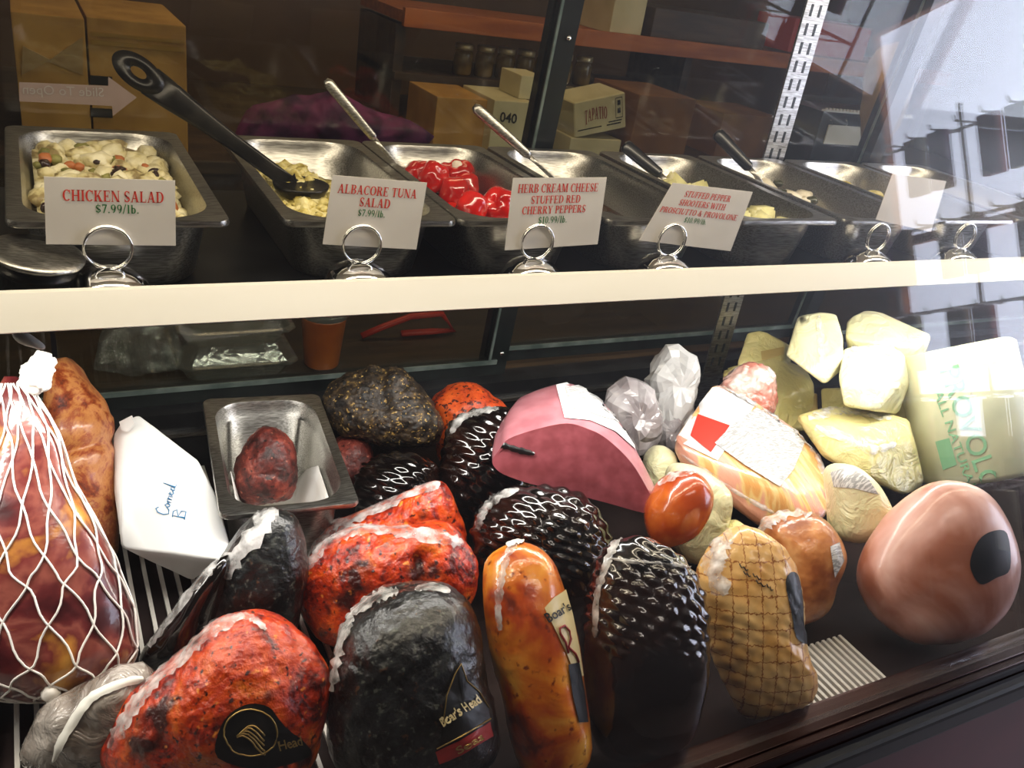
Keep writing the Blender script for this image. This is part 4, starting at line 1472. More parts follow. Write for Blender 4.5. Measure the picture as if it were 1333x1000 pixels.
cards = [
    (0.048, [(57, 230), (228, 235), (229, 320), (60, 318)], 0.735, [('CHICKEN SALAD', 'ink_red', 0.13, 0.91, 0.66, 0.165), ('$7.99/lb.', 'ink_green', 0.37, 0.71, 0.49, 0.13)], 'chicken salad'),
    (0.263, [(433, 228), (556, 238), (542, 325), (420, 318)], 0.735, [('ALBACORE TUNA', 'ink_red', 0.07, 0.91, 0.76, 0.13), ('SALAD', 'ink_red', 0.31, 0.64, 0.59, 0.13), ('$7.99/lb.', 'ink_green', 0.31, 0.60, 0.45, 0.10)], 'albacore tuna salad'),
    (0.451, [(668, 232), (790, 231), (778, 318), (657, 326)], 0.735, [('HERB CREAM CHEESE', 'ink_red', 0.06, 0.92, 0.80, 0.12), ('STUFFED RED', 'ink_red', 0.21, 0.74, 0.645, 0.11), ('CHERRY PEPPERS', 'ink_red', 0.13, 0.81, 0.50, 0.11), ('$10.99/lb.', 'ink_green', 0.31, 0.62, 0.36, 0.10)], 'herb cream cheese stuffed red cherry peppers'),
    (0.625, [(876, 238), (980, 250), (951, 327), (832, 313)], 0.735, [('STUFFED PEPPER', 'ink_red', 0.20, 0.76, 0.80, 0.10), ('SHOOTERS WITH', 'ink_red', 0.19, 0.74, 0.655, 0.10), ('PROSCIUTTO & PROVOLONE', 'ink_red', 0.03, 0.93, 0.51, 0.095), ('$10.99/lb.', 'ink_green', 0.34, 0.60, 0.385, 0.09)], 'stuffed pepper shooters with prosciutto and provolone'),
    (0.963, [(1162, 226), (1232, 236), (1212, 302), (1140, 286)], 0.735, [], ''),
]
h0 = holder()
hlab = ['chrome coil holder gripping the chicken salad card', 'chrome coil holder gripping the albacore tuna card', 'chrome coil holder gripping the cherry peppers card', 'chrome coil holder gripping the pepper shooters card', 'chrome coil holder gripping the blank tilted card', 'empty chrome coil holder farthest right on the shelf']
for i, hx in enumerate([c_[0] for c_ in cards] + [1.141]):
    o = h0 if i == 0 else copy_tree(h0, (0, 0, 0))
    o.location = (hx, HY, SZ + 0.0005)
    tag(o, hlab[i], 'card holder', 'chrome card holders behind the shelf edge')
for hx, quad, Y, lines, nm in cards:
    Q = [aty(p[0], p[1], HY + 0.0008) for p in quad]
    V = Q + [p + Vector((0, 0.0006, 0)) for p in Q]
    o = mk('price_card', V, [(3, 2, 1, 0), (4, 5, 6, 7), (0, 1, 5, 4), (1, 2, 6, 5), (2, 3, 7, 6), (3, 0, 4, 7)], 'card', None, False)
    tag(o, 'white price card reading %s' % nm if nm else 'blank-looking tilted card seen through the glare at right', 'price card', 'price cards on the shelf')
    q4c = [p + Vector((0, -0.0004, 0)) for p in (Q[3], Q[2], Q[1], Q[0])]
    for (tx, mt_, u0, u1, vv, hh) in lines:
        put_text('lettering', serif2d(tx), lambda u, y: bil(q4c, u0 + (u1 - u0) * u, vv + hh * y), mt_, o)

# steel tin at the far left of the shelf and white clip below it
tc_ = Vector((aty(40, 352, 0.752).x, 0.752, SZ + 0.012))
AXT = Vector((0.16, -0.10, 0.98)).normalized()
UT = AXT.orthogonal().normalized()
WT = AXT.cross(UT)
v, f = lathe([(0.022, -0.006), (0.027, -0.004), (0.028, 0.000), (0.028, 0.022), (0.030, 0.023), (0.030, 0.027), (0.027, 0.028), (0.026, 0.034)], tc_, 36, UT, WT, AXT)
o = mk('steel_tin', v, f, 'dark_steel')
tag(o, 'small round steel tin with a lid at the far left of the shelf', 'tin')
v, f = lathe([(0.027, 0.0345), (0.034, 0.035), (0.035, 0.037), (0.034, 0.039), (0.029, 0.040)], tc_, 36, UT, WT, AXT)
mk('lid', v, f, 'steel', o)
o = blob('shelf_clip', [(16, 434), (28, 430), (46, 440), (58, 450), (56, 455), (44, 453), (24, 446)], 0.705, 0.005, 'white_plastic', lump=0)
tag(o, 'white oval plastic clip hanging under the shelf edge at far left', 'clip')

# ================================================================ meats and cheeses on the deck
# --- ham in a string net, far left
ST = [(490, 14, 8), (512, 20, 25), (540, 25, 36), (572, 30, 46), (632, 30, 66), (680, 32, 88), (728, 34, 110), (754, 35, 118), (799, 37, 131), (844, 40, 135), (866, 42, 124), (885, 48, 100), (900, 56, 64), (908, 62, 28), (911, 65, 6)]
HD = 0.835
kk = HD / FPX


def ham_pt(t, a, lift=0.0):
    """t along the ham 0..1, a around it."""
    s = t * (len(ST) - 1)
    i = min(int(s), len(ST) - 2)
    u = s - i
    y, x, hw = [ST[i][c_] * (1 - u) + ST[i + 1][c_] * u for c_ in range(3)]
    c_ = atd(x, y, HD)
    r = hw * kk + lift
    q = AX * (r * math.cos(a)) - FX * (r * 0.62 * math.sin(a))
    n_ = 0.004 * fnoise((c_ + q) * 16, 3)
    return c_ + q * (1 + n_ / max(r, 0.01))


rings = [[ham_pt(i / 40, 2 * math.pi * j / 56) for j in range(56)] for i in range(41)]
v, f = loft(rings)
ham = mk('netted_ham', v, f, 'country_ham')
tag(ham, 'large cured ham leg in a white string net at the far left', 'ham')
register(ham)
strs = []
NS = 15
for d_ in (1, -1):
    for k_ in range(NS):
        pts = []
        for i in range(0, 61):
            t = 0.03 + 0.96 * i / 60
            a = 2 * math.pi * (k_ / NS) + d_ * 2.6 * t
            zig = 0.11 * math.sin(t * 60 + k_ * 2.1)
            pts.append(ham_pt(t, a + zig * 0.25, 0.0018))
        strs.append(tubemesh(pts, 0.0011, 5))
net = mk('string_net', *join(strs), 'net_string', ham)
kp = onto(ham, 66, 900, 0.002)
v, f = join([([kp + Vector(q) * 0.008 * (1 + 0.5 * noise.noise(q * 3)) for q in IV], IF)])
mk('net_knot', v, f, 'net_string', ham)
o = blob('net_tail', [(30, 505), (32, 480), (42, 468), (58, 460), (70, 468), (68, 485), (62, 505), (48, 514)], 0.835, 0.014, 'net_string', lump=0.006, lscale=90, fine=0.004, fscale=200, parent=ham)

# --- dry cured ham behind it
o = blob('dry_cured_ham', [(72, 472), (92, 466), (106, 486), (125, 515), (136, 532), (144, 570), (148, 620), (148, 680), (146, 728), (120, 742), (98, 700), (72, 610), (58, 550), (64, 505)], 0.985, 0.048, 'prosciutto', lump=0.008, lscale=24, crease=[(100, 590, 140, 575, 0.005, 8), (92, 480, 130, 540, 0.004, 6)], rest=DZ)
tag(o, 'amber dry cured ham piece standing behind the netted ham', 'ham')

# --- white paper parcel
P = [(148, 566, 1.045), (160, 548, 1.05), (180, 540, 1.055), (258, 600, 1.045), (282, 645, 1.02), (301, 716, 0.975), (292, 728, 0.958), (157, 712, 0.962), (149, 640, 1.015), (250, 757, 1.0), (212, 738, 0.99)]
pts = [atd(*p) for p in P] + [atd(p[0] + (225 - p[0]) * 0.12, p[1] + (640 - p[1]) * 0.12, p[2] + 0.055) for p in P[:9]]
pc = hull('paper_parcel', pts, 'white_paper', None, 0.004, 2, True, 0.0012)
register(pc)
tag(pc, 'white butcher paper parcel with blue handwriting lying beside the steel pan', 'parcel')
fl = [atd(157, 549, 1.044), atd(173, 541, 1.044), atd(177, 552, 1.034), atd(168, 562, 1.030), atd(160, 560, 1.034)]
fl = [p - FX * 0.004 for p in fl]
mk('paper_fold', fl + [p + FX * 0.002 for p in fl], [(0, 1, 2, 3, 4), (9, 8, 7, 6, 5)] + [(i, (i + 1) % 5, 5 + (i + 1) % 5, 5 + i) for i in range(5)], 'white_paper', pc, False)
hw = [[(8, 15), (5, 18), (1, 14), (0, 6), (3, 0), (8, 1), (11, 5)], [(13, 1), (11, 4), (13, 8), (16, 5), (14, 1), (18, 6), (18, 1), (19, 6), (22, 7), (22, 1), (23, 6), (26, 6), (26, 1), (29, 4), (31, 6), (29, 7), (28, 3), (31, 1), (35, 4)],
      [(38, 6), (35, 6), (35, 1), (39, 2), (41, 18), (40, 1), (43, 1)], [(4, -22), (2, -6), (3, -22)], [(0, -6), (8, -5), (11, -9), (3, -13), (11, -15), (12, -21), (1, -22)]]
parts = []
for s_ in hw:
    pts = []
    for a, b_ in s_:
        pts.append(onto(pc, 219 + a * 0.27 - b_ * 0.96, 672 - a * 0.93 - b_ * 0.27, 0.001))
    parts.append(tubemesh(pts, 0.0006, 5))
mk('handwriting', *join(parts), 'ink_blue', pc)

# --- steel pan with a lined roast
PRZ, PRC, PROT = 0.846, (0.2375, 0.930), math.radians(-5.6)
v, f = pan_mesh(PRC[0], PRC[1], 0.157, 0.268, PRZ, PRZ - DZ, PROT)
o = mk('steel_pan', v, f, 'steel', None, True)
md = o.modifiers.new('edge', 'EDGE_SPLIT')
md.split_angle = math.radians(50)
tag(o, 'deep steel pan with paper lining and one dark roast, beside the white parcel', 'pan')


def pl(x, y, z):
    cr, sr = math.cos(PROT), math.sin(PROT)
    return Vector((PRC[0] + x * cr - y * sr, PRC[1] + x * sr + y * cr, z))


V, Fc = [], []
nx, ny = 18, 12
for j in range(ny + 1):
    for i in range(nx + 1):
        s, t = -1 + 2 * i / nx, -1 + 2 * j / ny
        side_ = max(0, abs(s) - 0.50) / 0.50
        x = math.copysign(min(abs(s), 0.50) / 0.50 * 0.032 + side_ * 0.021, s)
        up = side_ * (0.085 if s < 0 else 0.092) * (1 - 0.55 * max(0, t) if s > 0 else 1 - 0.75 * max(0.0, t - 0.2))
        z = DZ + 0.005 + up + 0.002 * noise.noise(Vector((s * 3, t * 3, 1)))
        V.append(pl(x, t * (0.082 - 0.012 * side_) - 0.006, z))
for j in range(ny):
    for i in range(nx):
        a = j * (nx + 1) + i
        Fc.append((a, a + 1, a + nx + 2, a + nx + 1))
o = mk('paper_liner', V, Fc, 'liner_paper')
sm = o.modifiers.new('thick', 'SOLIDIFY')
sm.thickness = 0.0006
tag(o, 'white paper lining inside the deep steel pan, stained by meat', 'paper')
o = blob('cooked_roast', [(309, 604), (322, 575), (346, 556), (370, 564), (385, 590), (388, 620), (382, 642), (364, 652), (335, 656), (315, 652), (308, 632)], 1.125, 0.034, 'pastrami', lump=0.006, lscale=35, fine=0.003, fscale=140)
tag(o, 'dark red crusted roast lying in the paper lined steel pan', 'meat')

# --- back row, left to right
o = blob('pepper_roast', [(426, 512), (442, 496), (462, 485), (492, 478), (520, 479), (537, 496), (557, 521), (574, 549), (572, 568), (557, 581), (518, 580), (484, 574), (450, 566), (430, 545)], 1.235, 0.055, 'pepper_brown', lump=0.008, lscale=34, fine=0.005, fscale=120, square=2.8, nt=150, nf=76, crease=[(502, 482, 508, 530, 0.008, 8)])
tag(o, 'dark brown pepper crusted roast at the back beside the steel pan', 'meat')
o = blob('dark_roast', [(434, 575), (455, 566), (480, 578), (486, 610), (470, 640), (448, 640), (436, 612)], 1.235, 0.035, 'pastrami', lump=0.005, rest=DZ)
tag(o, 'dark red roast tucked beneath the pepper crusted roast', 'meat')
o = blob('orange_roast', [(561, 524), (568, 512), (582, 503), (602, 499), (624, 503), (641, 514), (658, 527), (664, 560), (650, 610), (605, 628), (572, 600), (566, 560)], 1.275, 0.050, 'orange_crust', lump=0.006, lscale=30, fine=0.002, fscale=150, rest=DZ)
tag(o, 'bright orange spice crusted roast at the back by the rear door rail', 'meat')


def film_end(nm, outl, D, parent_o, seed):
    w_ = blob('film_tuft', outl, D, 0.012, 'film_white', lump=0.010, lscale=60, seed=seed, parent=parent_o, nt=40, nf=20)
    return w_


h7 = blob('black_ham', [(578, 585), (582, 560), (596, 544), (613, 536), (638, 530), (662, 532), (690, 560), (700, 620), (684, 676), (645, 694), (602, 688), (576, 652), (572, 612)], 1.15, 0.050, 'black_ham', lump=0.002, scales=(0.0042, 0.027, 0.014), nt=150, nf=70, seed=2, rest=DZ + 0.003)
tag(h7, 'glossy black net-patterned ham partly under the pink bologna', 'ham')
ribbon('film_seam', h7, [(588, 566), (600, 546), (622, 537), (650, 533)], 9, seed=3)
h8 = blob('black_ham', [(467, 610), (481, 598), (512, 590), (540, 593), (562, 602), (570, 622), (560, 655), (535, 680), (500, 690), (470, 672), (461, 640)], 1.135, 0.05, 'black_ham', lump=0.002, scales=(0.004, 0.026, 0.012), nt=140, nf=64, seed=4, rest=DZ + 0.003)
tag(h8, 'glossy black ham below the pepper crusted roast', 'ham')
h10 = blob('black_ham', [(614, 692), (624, 662), (650, 641), (690, 632), (735, 636), (770, 654), (792, 690), (794, 740), (772, 780), (720, 798), (668, 788), (628, 750)], 1.02, 0.055, 'black_ham', lump=0.002, scales=(0.0036, 0.024, 0.0125), nt=160, nf=76, seed=5, rest=DZ + 0.003)
tag(h10, 'glossy black ham in the middle, in front of the pink bologna', 'ham')
ribbon('film_seam', h10, [(622, 690), (632, 664), (650, 648), (676, 638)], 10, seed=6)

# --- half bologna with its cut face forward
FC = [(641, 598), (650, 585), (662, 571), (700, 558), (738, 551), (765, 558), (790, 571), (822, 602), (845, 640), (858, 668), (838, 668), (790, 655), (737, 641), (690, 630), (656, 618), (643, 608)]
BD = 1.065
fc = catmull(FC, 4)
n_ = len(fc)
cen = sum(fc, Vector((0, 0))) / n_
rings = []
SH = [(0.0, 0.995, 0.0), (0.02, 1.0, 0.003), (0.15, 1.01, 0.02), (0.35, 0.99, 0.05), (0.52, 0.93, 0.082), (0.68, 0.83, 0.11), (0.8, 0.68, 0.13), (0.88, 0.45, 0.142), (0.92, 0.15, 0.147)]
for (t, s, dd) in SH:
    ring = []
    for p in fc:
        q = cen + Vector(((p.x - cen.x) * s, (p.y - cen.y) * s)) + Vector((-4 * t, -88 * t))
        # rear part narrows towards the rounded end
        q.x = q.x + (752 - q.x) * 0.10 * t
        ring.append(atd(q.x, q.y, BD + dd + (q.y - 600) * 0.0))
    rings.append(ring)
v, f = loft(rings, False, True)
bo = mk('bologna_half', v, f, 'bologna')
bm = bmesh.new()
bm.from_mesh(bo.data)
bmesh.ops.recalc_face_normals(bm, faces=bm.faces)
bm.to_mesh(bo.data)
bm.free()
register(bo)
tag(bo, 'large pink bologna half with a clear printed wrapper and flat cut face', 'bologna')
ring0 = rings[0]
c3 = sum(ring0, Vector()) / n_
V = [c3 - FX * 0.004]
for r_ in (0.5, 1.0):
    V += [c3.lerp(p, r_) - FX * (0.004 * (1 - r_)) for p in ring0]
Fc = [(0, 1 + j, 1 + (j + 1) % n_) for j in range(n_)] + [(1 + j, 1 + n_ + j, 1 + n_ + (j + 1) % n_, 1 + (j + 1) % n_) for j in range(n_)]
cf = mk('cut_face', V, Fc, 'bologna_cut', bo)
register(cf)
wrp = decal('printed_wrapper', bo, [(724, 502), (748, 497), (778, 508), (806, 530), (820, 560), (826, 585), (800, 562), (768, 548), (735, 545)], 'label_white', bo, 0.0015)
decal('wrapper_print', bo, [(736, 506), (752, 503), (778, 515), (800, 534), (808, 550), (786, 545), (760, 536), (742, 532)], 'label_grey', bo, 0.0024)
o = ribbon('black_band', cf, [(640, 578), (655, 580), (675, 586), (696, 591)], 8, 'black_plastic', bo, 0.003, 0.2, 4, 0.003)

# --- small smoked round and cheeses around it
o = blob('smoked_round', [(848, 642), (860, 625), (879, 614), (900, 613), (918, 623), (928, 642), (924, 666), (912, 690), (895, 704), (868, 712), (846, 700), (838, 668)], 1.06, 0.042, 'smoked_brown', lump=0.003, lscale=20)
tag(o, 'small shiny brown smoked round beside the cut face of the bologna', 'meat')
ribbon('film_seam', o, [(858, 632), (880, 620), (905, 616)], 9, seed=8)
o = blob('white_cheese', [(838, 602), (850, 582), (866, 582), (880, 598), (880, 640), (862, 660), (840, 645)], 1.24, 0.04, 'cheese_white', lump=0.003, square=2.6, rest=DZ)
tag(o, 'white cheese ball squeezed behind the bologna half', 'cheese')
o = blob('white_cheese', [(872, 608), (900, 606), (930, 622), (950, 642), (948, 672), (938, 712), (905, 734), (872, 706), (864, 650)], 1.155, 0.042, 'cheese_white', lump=0.003, square=2.8, rest=DZ)
tag(o, 'pale yellow cheese piece right behind the small smoked round', 'cheese')
o = blob('white_cheese', [(935, 700), (955, 678), (972, 690), (975, 720), (950, 750), (925, 740)], 1.09, 0.032, 'cheese_yellow', lump=0.003, square=2.8, rest=DZ)
tag(o, 'small yellow cheese end above the netted turkey breast', 'cheese')

# --- wrapped loaf with a big label
P = [(931, 493, 1.31), (985, 522, 1.32), (1042, 560, 1.32), (1072, 600, 1.29), (1084, 630, 1.25), (1080, 676, 1.19), (1050, 690, 1.17), (990, 690, 1.18), (950, 662, 1.20), (885, 608, 1.23), (870, 578, 1.22), (1018, 642, 1.165), (940, 606, 1.19)]
pts = [atd(x, y, d * 1.05) for x, y, d in P + [(960, 560, 1.40), (1040, 620, 1.38), (1000, 660, 1.30), (920, 570, 1.36)]]
lf = hull('wrapped_loaf', pts, 'loaf_stripe', None, 0.010, 4, True, 0.0015)
register(lf)
tag(lf, 'plastic wrapped striped loaf with a large grey ingredient label', 'loaf')
decal('wrapper_back', lf, [(934, 498), (984, 525), (958, 566), (934, 600), (880, 574), (905, 534)], 'bag_white', lf, 0.0015)
decal('wrapper_print', lf, [(908, 540), (950, 555), (935, 576), (925, 590), (898, 568)], 'red_plastic', lf, 0.0022)
decal('ingredient_label', lf, [(956, 552), (984, 532), (1030, 560), (1046, 578), (1032, 612), (1014, 634), (968, 606), (930, 578)], 'label_grey', lf, 0.0028)
ribbon('film_seam', lf, [(886, 590), (930, 622), (975, 650), (1008, 668)], 7, seed=12)
ribbon('film_edge', lf, [(934, 496), (985, 522), (1040, 560), (1068, 600), (1078, 650)], 12, seed=13)

# --- bags at the back
o = blob('crumpled_bag', [(861, 458), (879, 453), (900, 463), (912, 476), (909, 494), (902, 512), (896, 560), (872, 590), (852, 560), (846, 505), (850, 478)], 1.42, 0.045, 'bag_white', lump=0.022, lscale=30, nt=24, nf=15, flat=True, square=2.6, rest=DZ)
tag(o, 'white crumpled paper bag at the back behind the wrapped loaf', 'bag')
o = blob('crumpled_bag', [(792, 505), (812, 494), (837, 495), (856, 516), (866, 540), (862, 565), (848, 585), (822, 612), (795, 590), (785, 540)], 1.27, 0.042, 'bag_grey', lump=0.020, lscale=34, nt=24, nf=15, flat=True, rest=DZ)
tag(o, 'grey clear plastic bag right behind the bologna half', 'bag')
o = blob('wrapped_sausage', [(940, 500), (950, 486), (968, 475), (990, 474), (1008, 487), (1010, 520), (1002, 548), (980, 565), (955, 545), (942, 520)], 1.42, 0.032, 'bag_pink', lump=0.006, lscale=40, fine=0.008, fscale=60, nt=100, nf=50)
tag(o, 'pink meat in crinkled clear wrap behind the wrapped loaf', 'meat')
o = blob('crumpled_bag', [(858, 545), (875, 535), (890, 540), (886, 570), (872, 600), (855, 590)], 1.30, 0.03, 'bag_grey', lump=0.016, lscale=40, nt=20, nf=12, flat=True, rest=DZ)
tag(o, 'small clear crumpled bag below the white paper bag', 'bag')

# --- cheeses at the right
def block(name, P, extra, matname, label, bevel=0.006, wob=0.001, far=1.0):
    o = hull(name, [atd(p[0], p[1], p[2] * far) for p in P + extra], matname, None, bevel, 3, True, wob)
    register(o)
    return tag(o, label, 'cheese')


o = block('cheese_block', [(972, 433, 1.60), (992, 430, 1.60), (1022, 447, 1.58), (1020, 470, 1.55), (960, 468, 1.55), (956, 520, 1.55), (1020, 525, 1.55)], [(990, 440, 1.70), (1030, 450, 1.68), (1030, 530, 1.65), (970, 525, 1.66)], 'cheese_yellow', 'yellow cheese block farthest back, against the slotted steel post')
decal('cheese_label', o, [(990, 458), (1020, 452), (1020, 462), (992, 470)], 'cheese_tan', o)
o = block('cheese_block', [(938, 478, 1.47), (1012, 463, 1.50), (1060, 499, 1.47), (1012, 518, 1.42), (1012, 560, 1.40), (1060, 560, 1.45), (950, 540, 1.44)], [(1050, 480, 1.54), (1060, 570, 1.5), (960, 560, 1.5)], 'cheese_yellow', 'flat yellow cheese block under the wrapped wedge', far=1.04)
o = block('cheese_wedge', [(1022, 462, 1.42), (1037, 410, 1.46), (1067, 406, 1.47), (1088, 408, 1.46), (1098, 442, 1.42), (1098, 464, 1.40), (1074, 502, 1.385), (1047, 482, 1.39)], [(1060, 420, 1.52), (1095, 430, 1.52), (1100, 480, 1.48), (1040, 470, 1.48)], 'cheese_white', 'tall pale cheese wedge in plastic wrap on top of the pile')
ribbon('film_seam', o, [(1066, 412), (1066, 440), (1070, 475)], 7, seed=21)
o = block('cheese_block', [(1102, 414, 1.52), (1127, 403, 1.54), (1148, 407, 1.55), (1182, 430, 1.53), (1213, 436, 1.50), (1197, 452, 1.46), (1140, 446, 1.47), (1100, 440, 1.49)], [(1150, 420, 1.62), (1205, 445, 1.6), (1190, 500, 1.58), (1110, 490, 1.58), (1150, 500, 1.5)], 'cheese_white', 'white cheese slab lying behind the wrapped block')
o = block('cheese_block', [(1097, 452, 1.42), (1150, 445, 1.43), (1178, 459, 1.42), (1172, 500, 1.38), (1140, 536, 1.36), (1098, 528, 1.37), (1090, 490, 1.38)], [(1150, 460, 1.47), (1185, 500, 1.46), (1170, 540, 1.44), (1110, 530, 1.44)], 'cheese_white', 'white cheese block in shiny wrap under the cheese slab')
ribbon('film_seam', o, [(1108, 454), (1140, 452), (1165, 460)], 12, seed=22)
o = block('cheese_block', [(1008, 524, 1.37), (1030, 513, 1.39), (1064, 510, 1.40), (1066, 540, 1.37), (1036, 562, 1.35), (1012, 550, 1.35)], [(1060, 530, 1.44), (1050, 580, 1.42), (1020, 570, 1.42)], 'cheese_tan', 'small tan cheese piece beside the end of the wrapped loaf', far=1.10)
o = block('cheese_block', [(1033, 540, 1.33), (1082, 526, 1.37), (1150, 536, 1.37), (1184, 545, 1.35), (1190, 570, 1.32), (1133, 584, 1.27), (1060, 554, 1.29), (1070, 596, 1.28), (1130, 620, 1.26), (1176, 646, 1.30), (1204, 626, 1.33)], [(1180, 560, 1.44), (1200, 640, 1.42), (1090, 600, 1.42), (1060, 560, 1.40)], 'cheese_yellow', 'large yellow cheese block in crinkled plastic wrap', 0.008, far=1.045)
ribbon('film_seam', o, [(1052, 546), (1085, 535), (1120, 534), (1160, 545)], 16, seed=23)
ribbon('film_edge', o, [(1062, 556), (1098, 570), (1133, 586), (1165, 578)], 10, seed=24)
o = blob('round_cheese', [(1080, 611), (1107, 605), (1133, 625), (1150, 652), (1156, 672), (1142, 692), (1113, 705), (1087, 694), (1082, 650)], 1.205, 0.045, 'cheese_white', lump=0.001, square=3.2)
tag(o, 'cream coloured round cheese with a label across its top', 'cheese')
decal('cheese_label', o, [(1082, 615), (1106, 608), (1130, 624), (1143, 644), (1112, 636), (1086, 634)], 'label_grey', o)
o = block('cheese_block', [(1068, 505, 1.52), (1120, 500, 1.52), (1190, 498, 1.52), (1200, 560, 1.50), (1180, 580, 1.49), (1072, 570, 1.49)], [(1080, 520, 1.60), (1190, 520, 1.60), (1195, 570, 1.58), (1080, 575, 1.57)], 'cheese_yellow', 'pale cheese piece wedged in shadow behind the large yellow cheese block')
# provolone
rings = []
pa_, pb_ = atd(1240, 452, 1.47), atd(1279, 622, 1.455)
ax_ = (pb_ - pa_).normalized()
su = (AX - ax_ * AX.dot(ax_)).normalized()
sv = ax_.cross(su)
for (t, r_) in ((0, 0.3), (0.0, 0.80), (0.012, 0.93), (0.04, 1.0), (0.5, 1.0), (0.95, 1.0), (0.99, 0.93), (1.0, 0.8), (1.0, 0.3)):
    c_ = pa_.lerp(pb_, t)
    rings.append([c_ + (su * math.cos(2 * math.pi * j / 40) + sv * math.sin(2 * math.pi * j / 40)) * 0.094 * r_ for j in range(40)])
v, f = loft(rings)
pv = mk('provolone_cheese', v, f, 'provolone')
bm = bmesh.new()
bm.from_mesh(pv.data)
bmesh.ops.recalc_face_normals(bm, faces=bm.faces)
bm.to_mesh(pv.data)
bm.free()
register(pv)
tag(pv, 'big pale provolone cylinder with green lettering standing at the right', 'cheese')
text_on('lettering', pv, sans2d('PROVOLONE', 0.01), (1222, 480), (1296, 688), 26, 'print_green', pv)
text_on('lettering', pv, sans2d('ALL NATURAL', 0.01), (1216, 510), (1262, 640), 11, 'print_green', pv)
decal('green_block', pv, [(1218, 575), (1236, 570), (1246, 605), (1228, 612)], 'print_green', pv)
for xx in (0,):
    o = ribbon('film_seam', pv, [(1250, 440), (1262, 500), (1274, 560)], 5, seed=31)

# --- pink ham at the right
ph = blob('pink_ham', [(1118, 740), (1136, 700), (1160, 668), (1196, 638), (1224, 627), (1260, 631), (1292, 650), (1316, 690), (1324, 745), (1304, 800), (1252, 834), (1190, 836), (1142, 806), (1120, 772)], 1.10, 0.055, 'pink_ham', lump=0.004, lscale=12, rest=DZ)
tag(ph, 'large smooth pink ham at the right under the provolone', 'ham')
decal('black_label', ph, [(1262, 735), (1272, 705), (1290, 692), (1310, 695), (1314, 740), (1296, 752), (1275, 760)], 'label_black', ph, smooth_pts=4)

# --- middle row
o = blob('red_turkey_breast', [(394, 716), (418, 688), (458, 670), (510, 648), (552, 630), (574, 627), (590, 644), (604, 680), (608, 710), (600, 745), (520, 765), (430, 752)], 1.035, 0.040, 'red_spice', lump=0.008, lscale=20, fine=0.002, fscale=110, seed=3, rest=DZ)
tag(o, 'red spiced turkey breast in film, the rear one of the middle pair', 'turkey breast')
ribbon('film_seam', o, [(398, 712), (430, 686), (470, 668), (520, 646), (572, 630)], 20, seed=41)
ribbon('film_seam', o, [(402, 722), (436, 698), (478, 684)], 13, seed=42)
o = blob('red_turkey_breast', [(389, 752), (402, 724), (430, 697), (474, 684), (522, 686), (568, 679), (594, 687), (615, 714), (622, 748), (612, 785), (585, 828), (500, 852), (425, 834), (395, 790)], 0.93, 0.050, 'red_spice', lump=0.008, lscale=20, fine=0.002, fscale=110, seed=5, nt=100, nf=50, crease=[(552, 720, 562, 780, 0.010, 10), (545, 700, 552, 720, 0.006, 10)], rest=DZ)
tag(o, 'red spiced turkey breast in film, the front one of the middle pair', 'turkey breast')
ribbon('film_seam', o, [(392, 750), (410, 722), (440, 700), (480, 690), (530, 694), (575, 702), (602, 708)], 15, seed=43)
k13 = blob('black_film_roast', [(254, 818), (260, 776), (274, 748), (302, 704), (330, 673), (350, 660), (370, 662), (386, 673), (395, 704), (398, 745), (392, 800), (370, 842), (320, 860), (275, 852)], 0.895, 0.045, 'pepper_black', lump=0.006, lscale=22, seed=7, rest=DZ)
tag(k13, 'black peppered roast in film leaning in front of the steel pan', 'meat')
ribbon('film_seam', k13, [(258, 815), (270, 775), (300, 735), (335, 695), (356, 664)], 22, seed=44)
ribbon('film_crumple', k13, [(332, 680), (345, 672), (362, 670)], 26, seed=45, thick=0.004)
o = blob('black_film_roast', [(182, 862), (200, 828), (235, 782), (264, 746), (292, 722), (300, 735), (285, 790), (268, 840), (245, 880), (205, 892)], 0.868, 0.03, 'black_ham', lump=0.004, lscale=22, seed=8, rest=DZ)
tag(o, 'dark slim black roast lying behind the front red turkey breast', 'meat')
ribbon('film_seam', o, [(196, 842), (225, 802), (260, 758), (286, 728)], 10, 'film_white', seed=46)

# --- front row
o = blob('clear_bundle', [(38, 962), (60, 920), (108, 892), (160, 868), (188, 866), (202, 885), (190, 925), (160, 985), (95, 1012), (45, 1000)], 0.768, 0.035, 'bundle_grey', lump=0.010, lscale=30, rest=DZ)
tag(o, 'grey crinkled plastic bundle with a white strap, bottom left corner', 'bundle')
ribbon('white_strap', o, [(70, 990), (90, 950), (120, 910), (160, 890), (186, 884)], 11, 'white_plastic', o, 0.002, 0.1, 51, 0.002)
r14 = blob('red_turkey_breast', [(137, 975), (158, 922), (190, 880), (225, 856), (252, 834), (290, 808), (330, 797), (362, 803), (388, 824), (410, 852), (425, 876), (428, 915), (416, 965), (390, 1010), (300, 1030), (200, 1030), (150, 1008)], 0.785, 0.065, 'red_spice', lump=0.009, lscale=18, fine=0.0025, fscale=100, seed=11, nt=110, nf=56, rest=DZ)
tag(r14, 'red spiced turkey breast with a black and gold crest label, front left', 'turkey breast')
ribbon('film_seam', r14, [(146, 975), (170, 930), (205, 885), (245, 848), (280, 818), (318, 803)], 17, seed=52)
ribbon('film_seam', r14, [(310, 803), (330, 808), (346, 822)], 9, seed=53)
lb = decal('crest_label', r14, [(284, 985), (286, 950), (300, 928), (325, 916), (350, 920), (366, 940), (378, 952), (396, 966), (400, 985), (340, 1000)], 'label_black', r14, 0.0015, smooth_pts=4)
ring_ = []
for i in range(40):
    a = 2 * math.pi * i / 40
    ring_.append(onto(r14, 326 + 34 * math.cos(a), 952 + 30 * math.sin(a), 0.003))
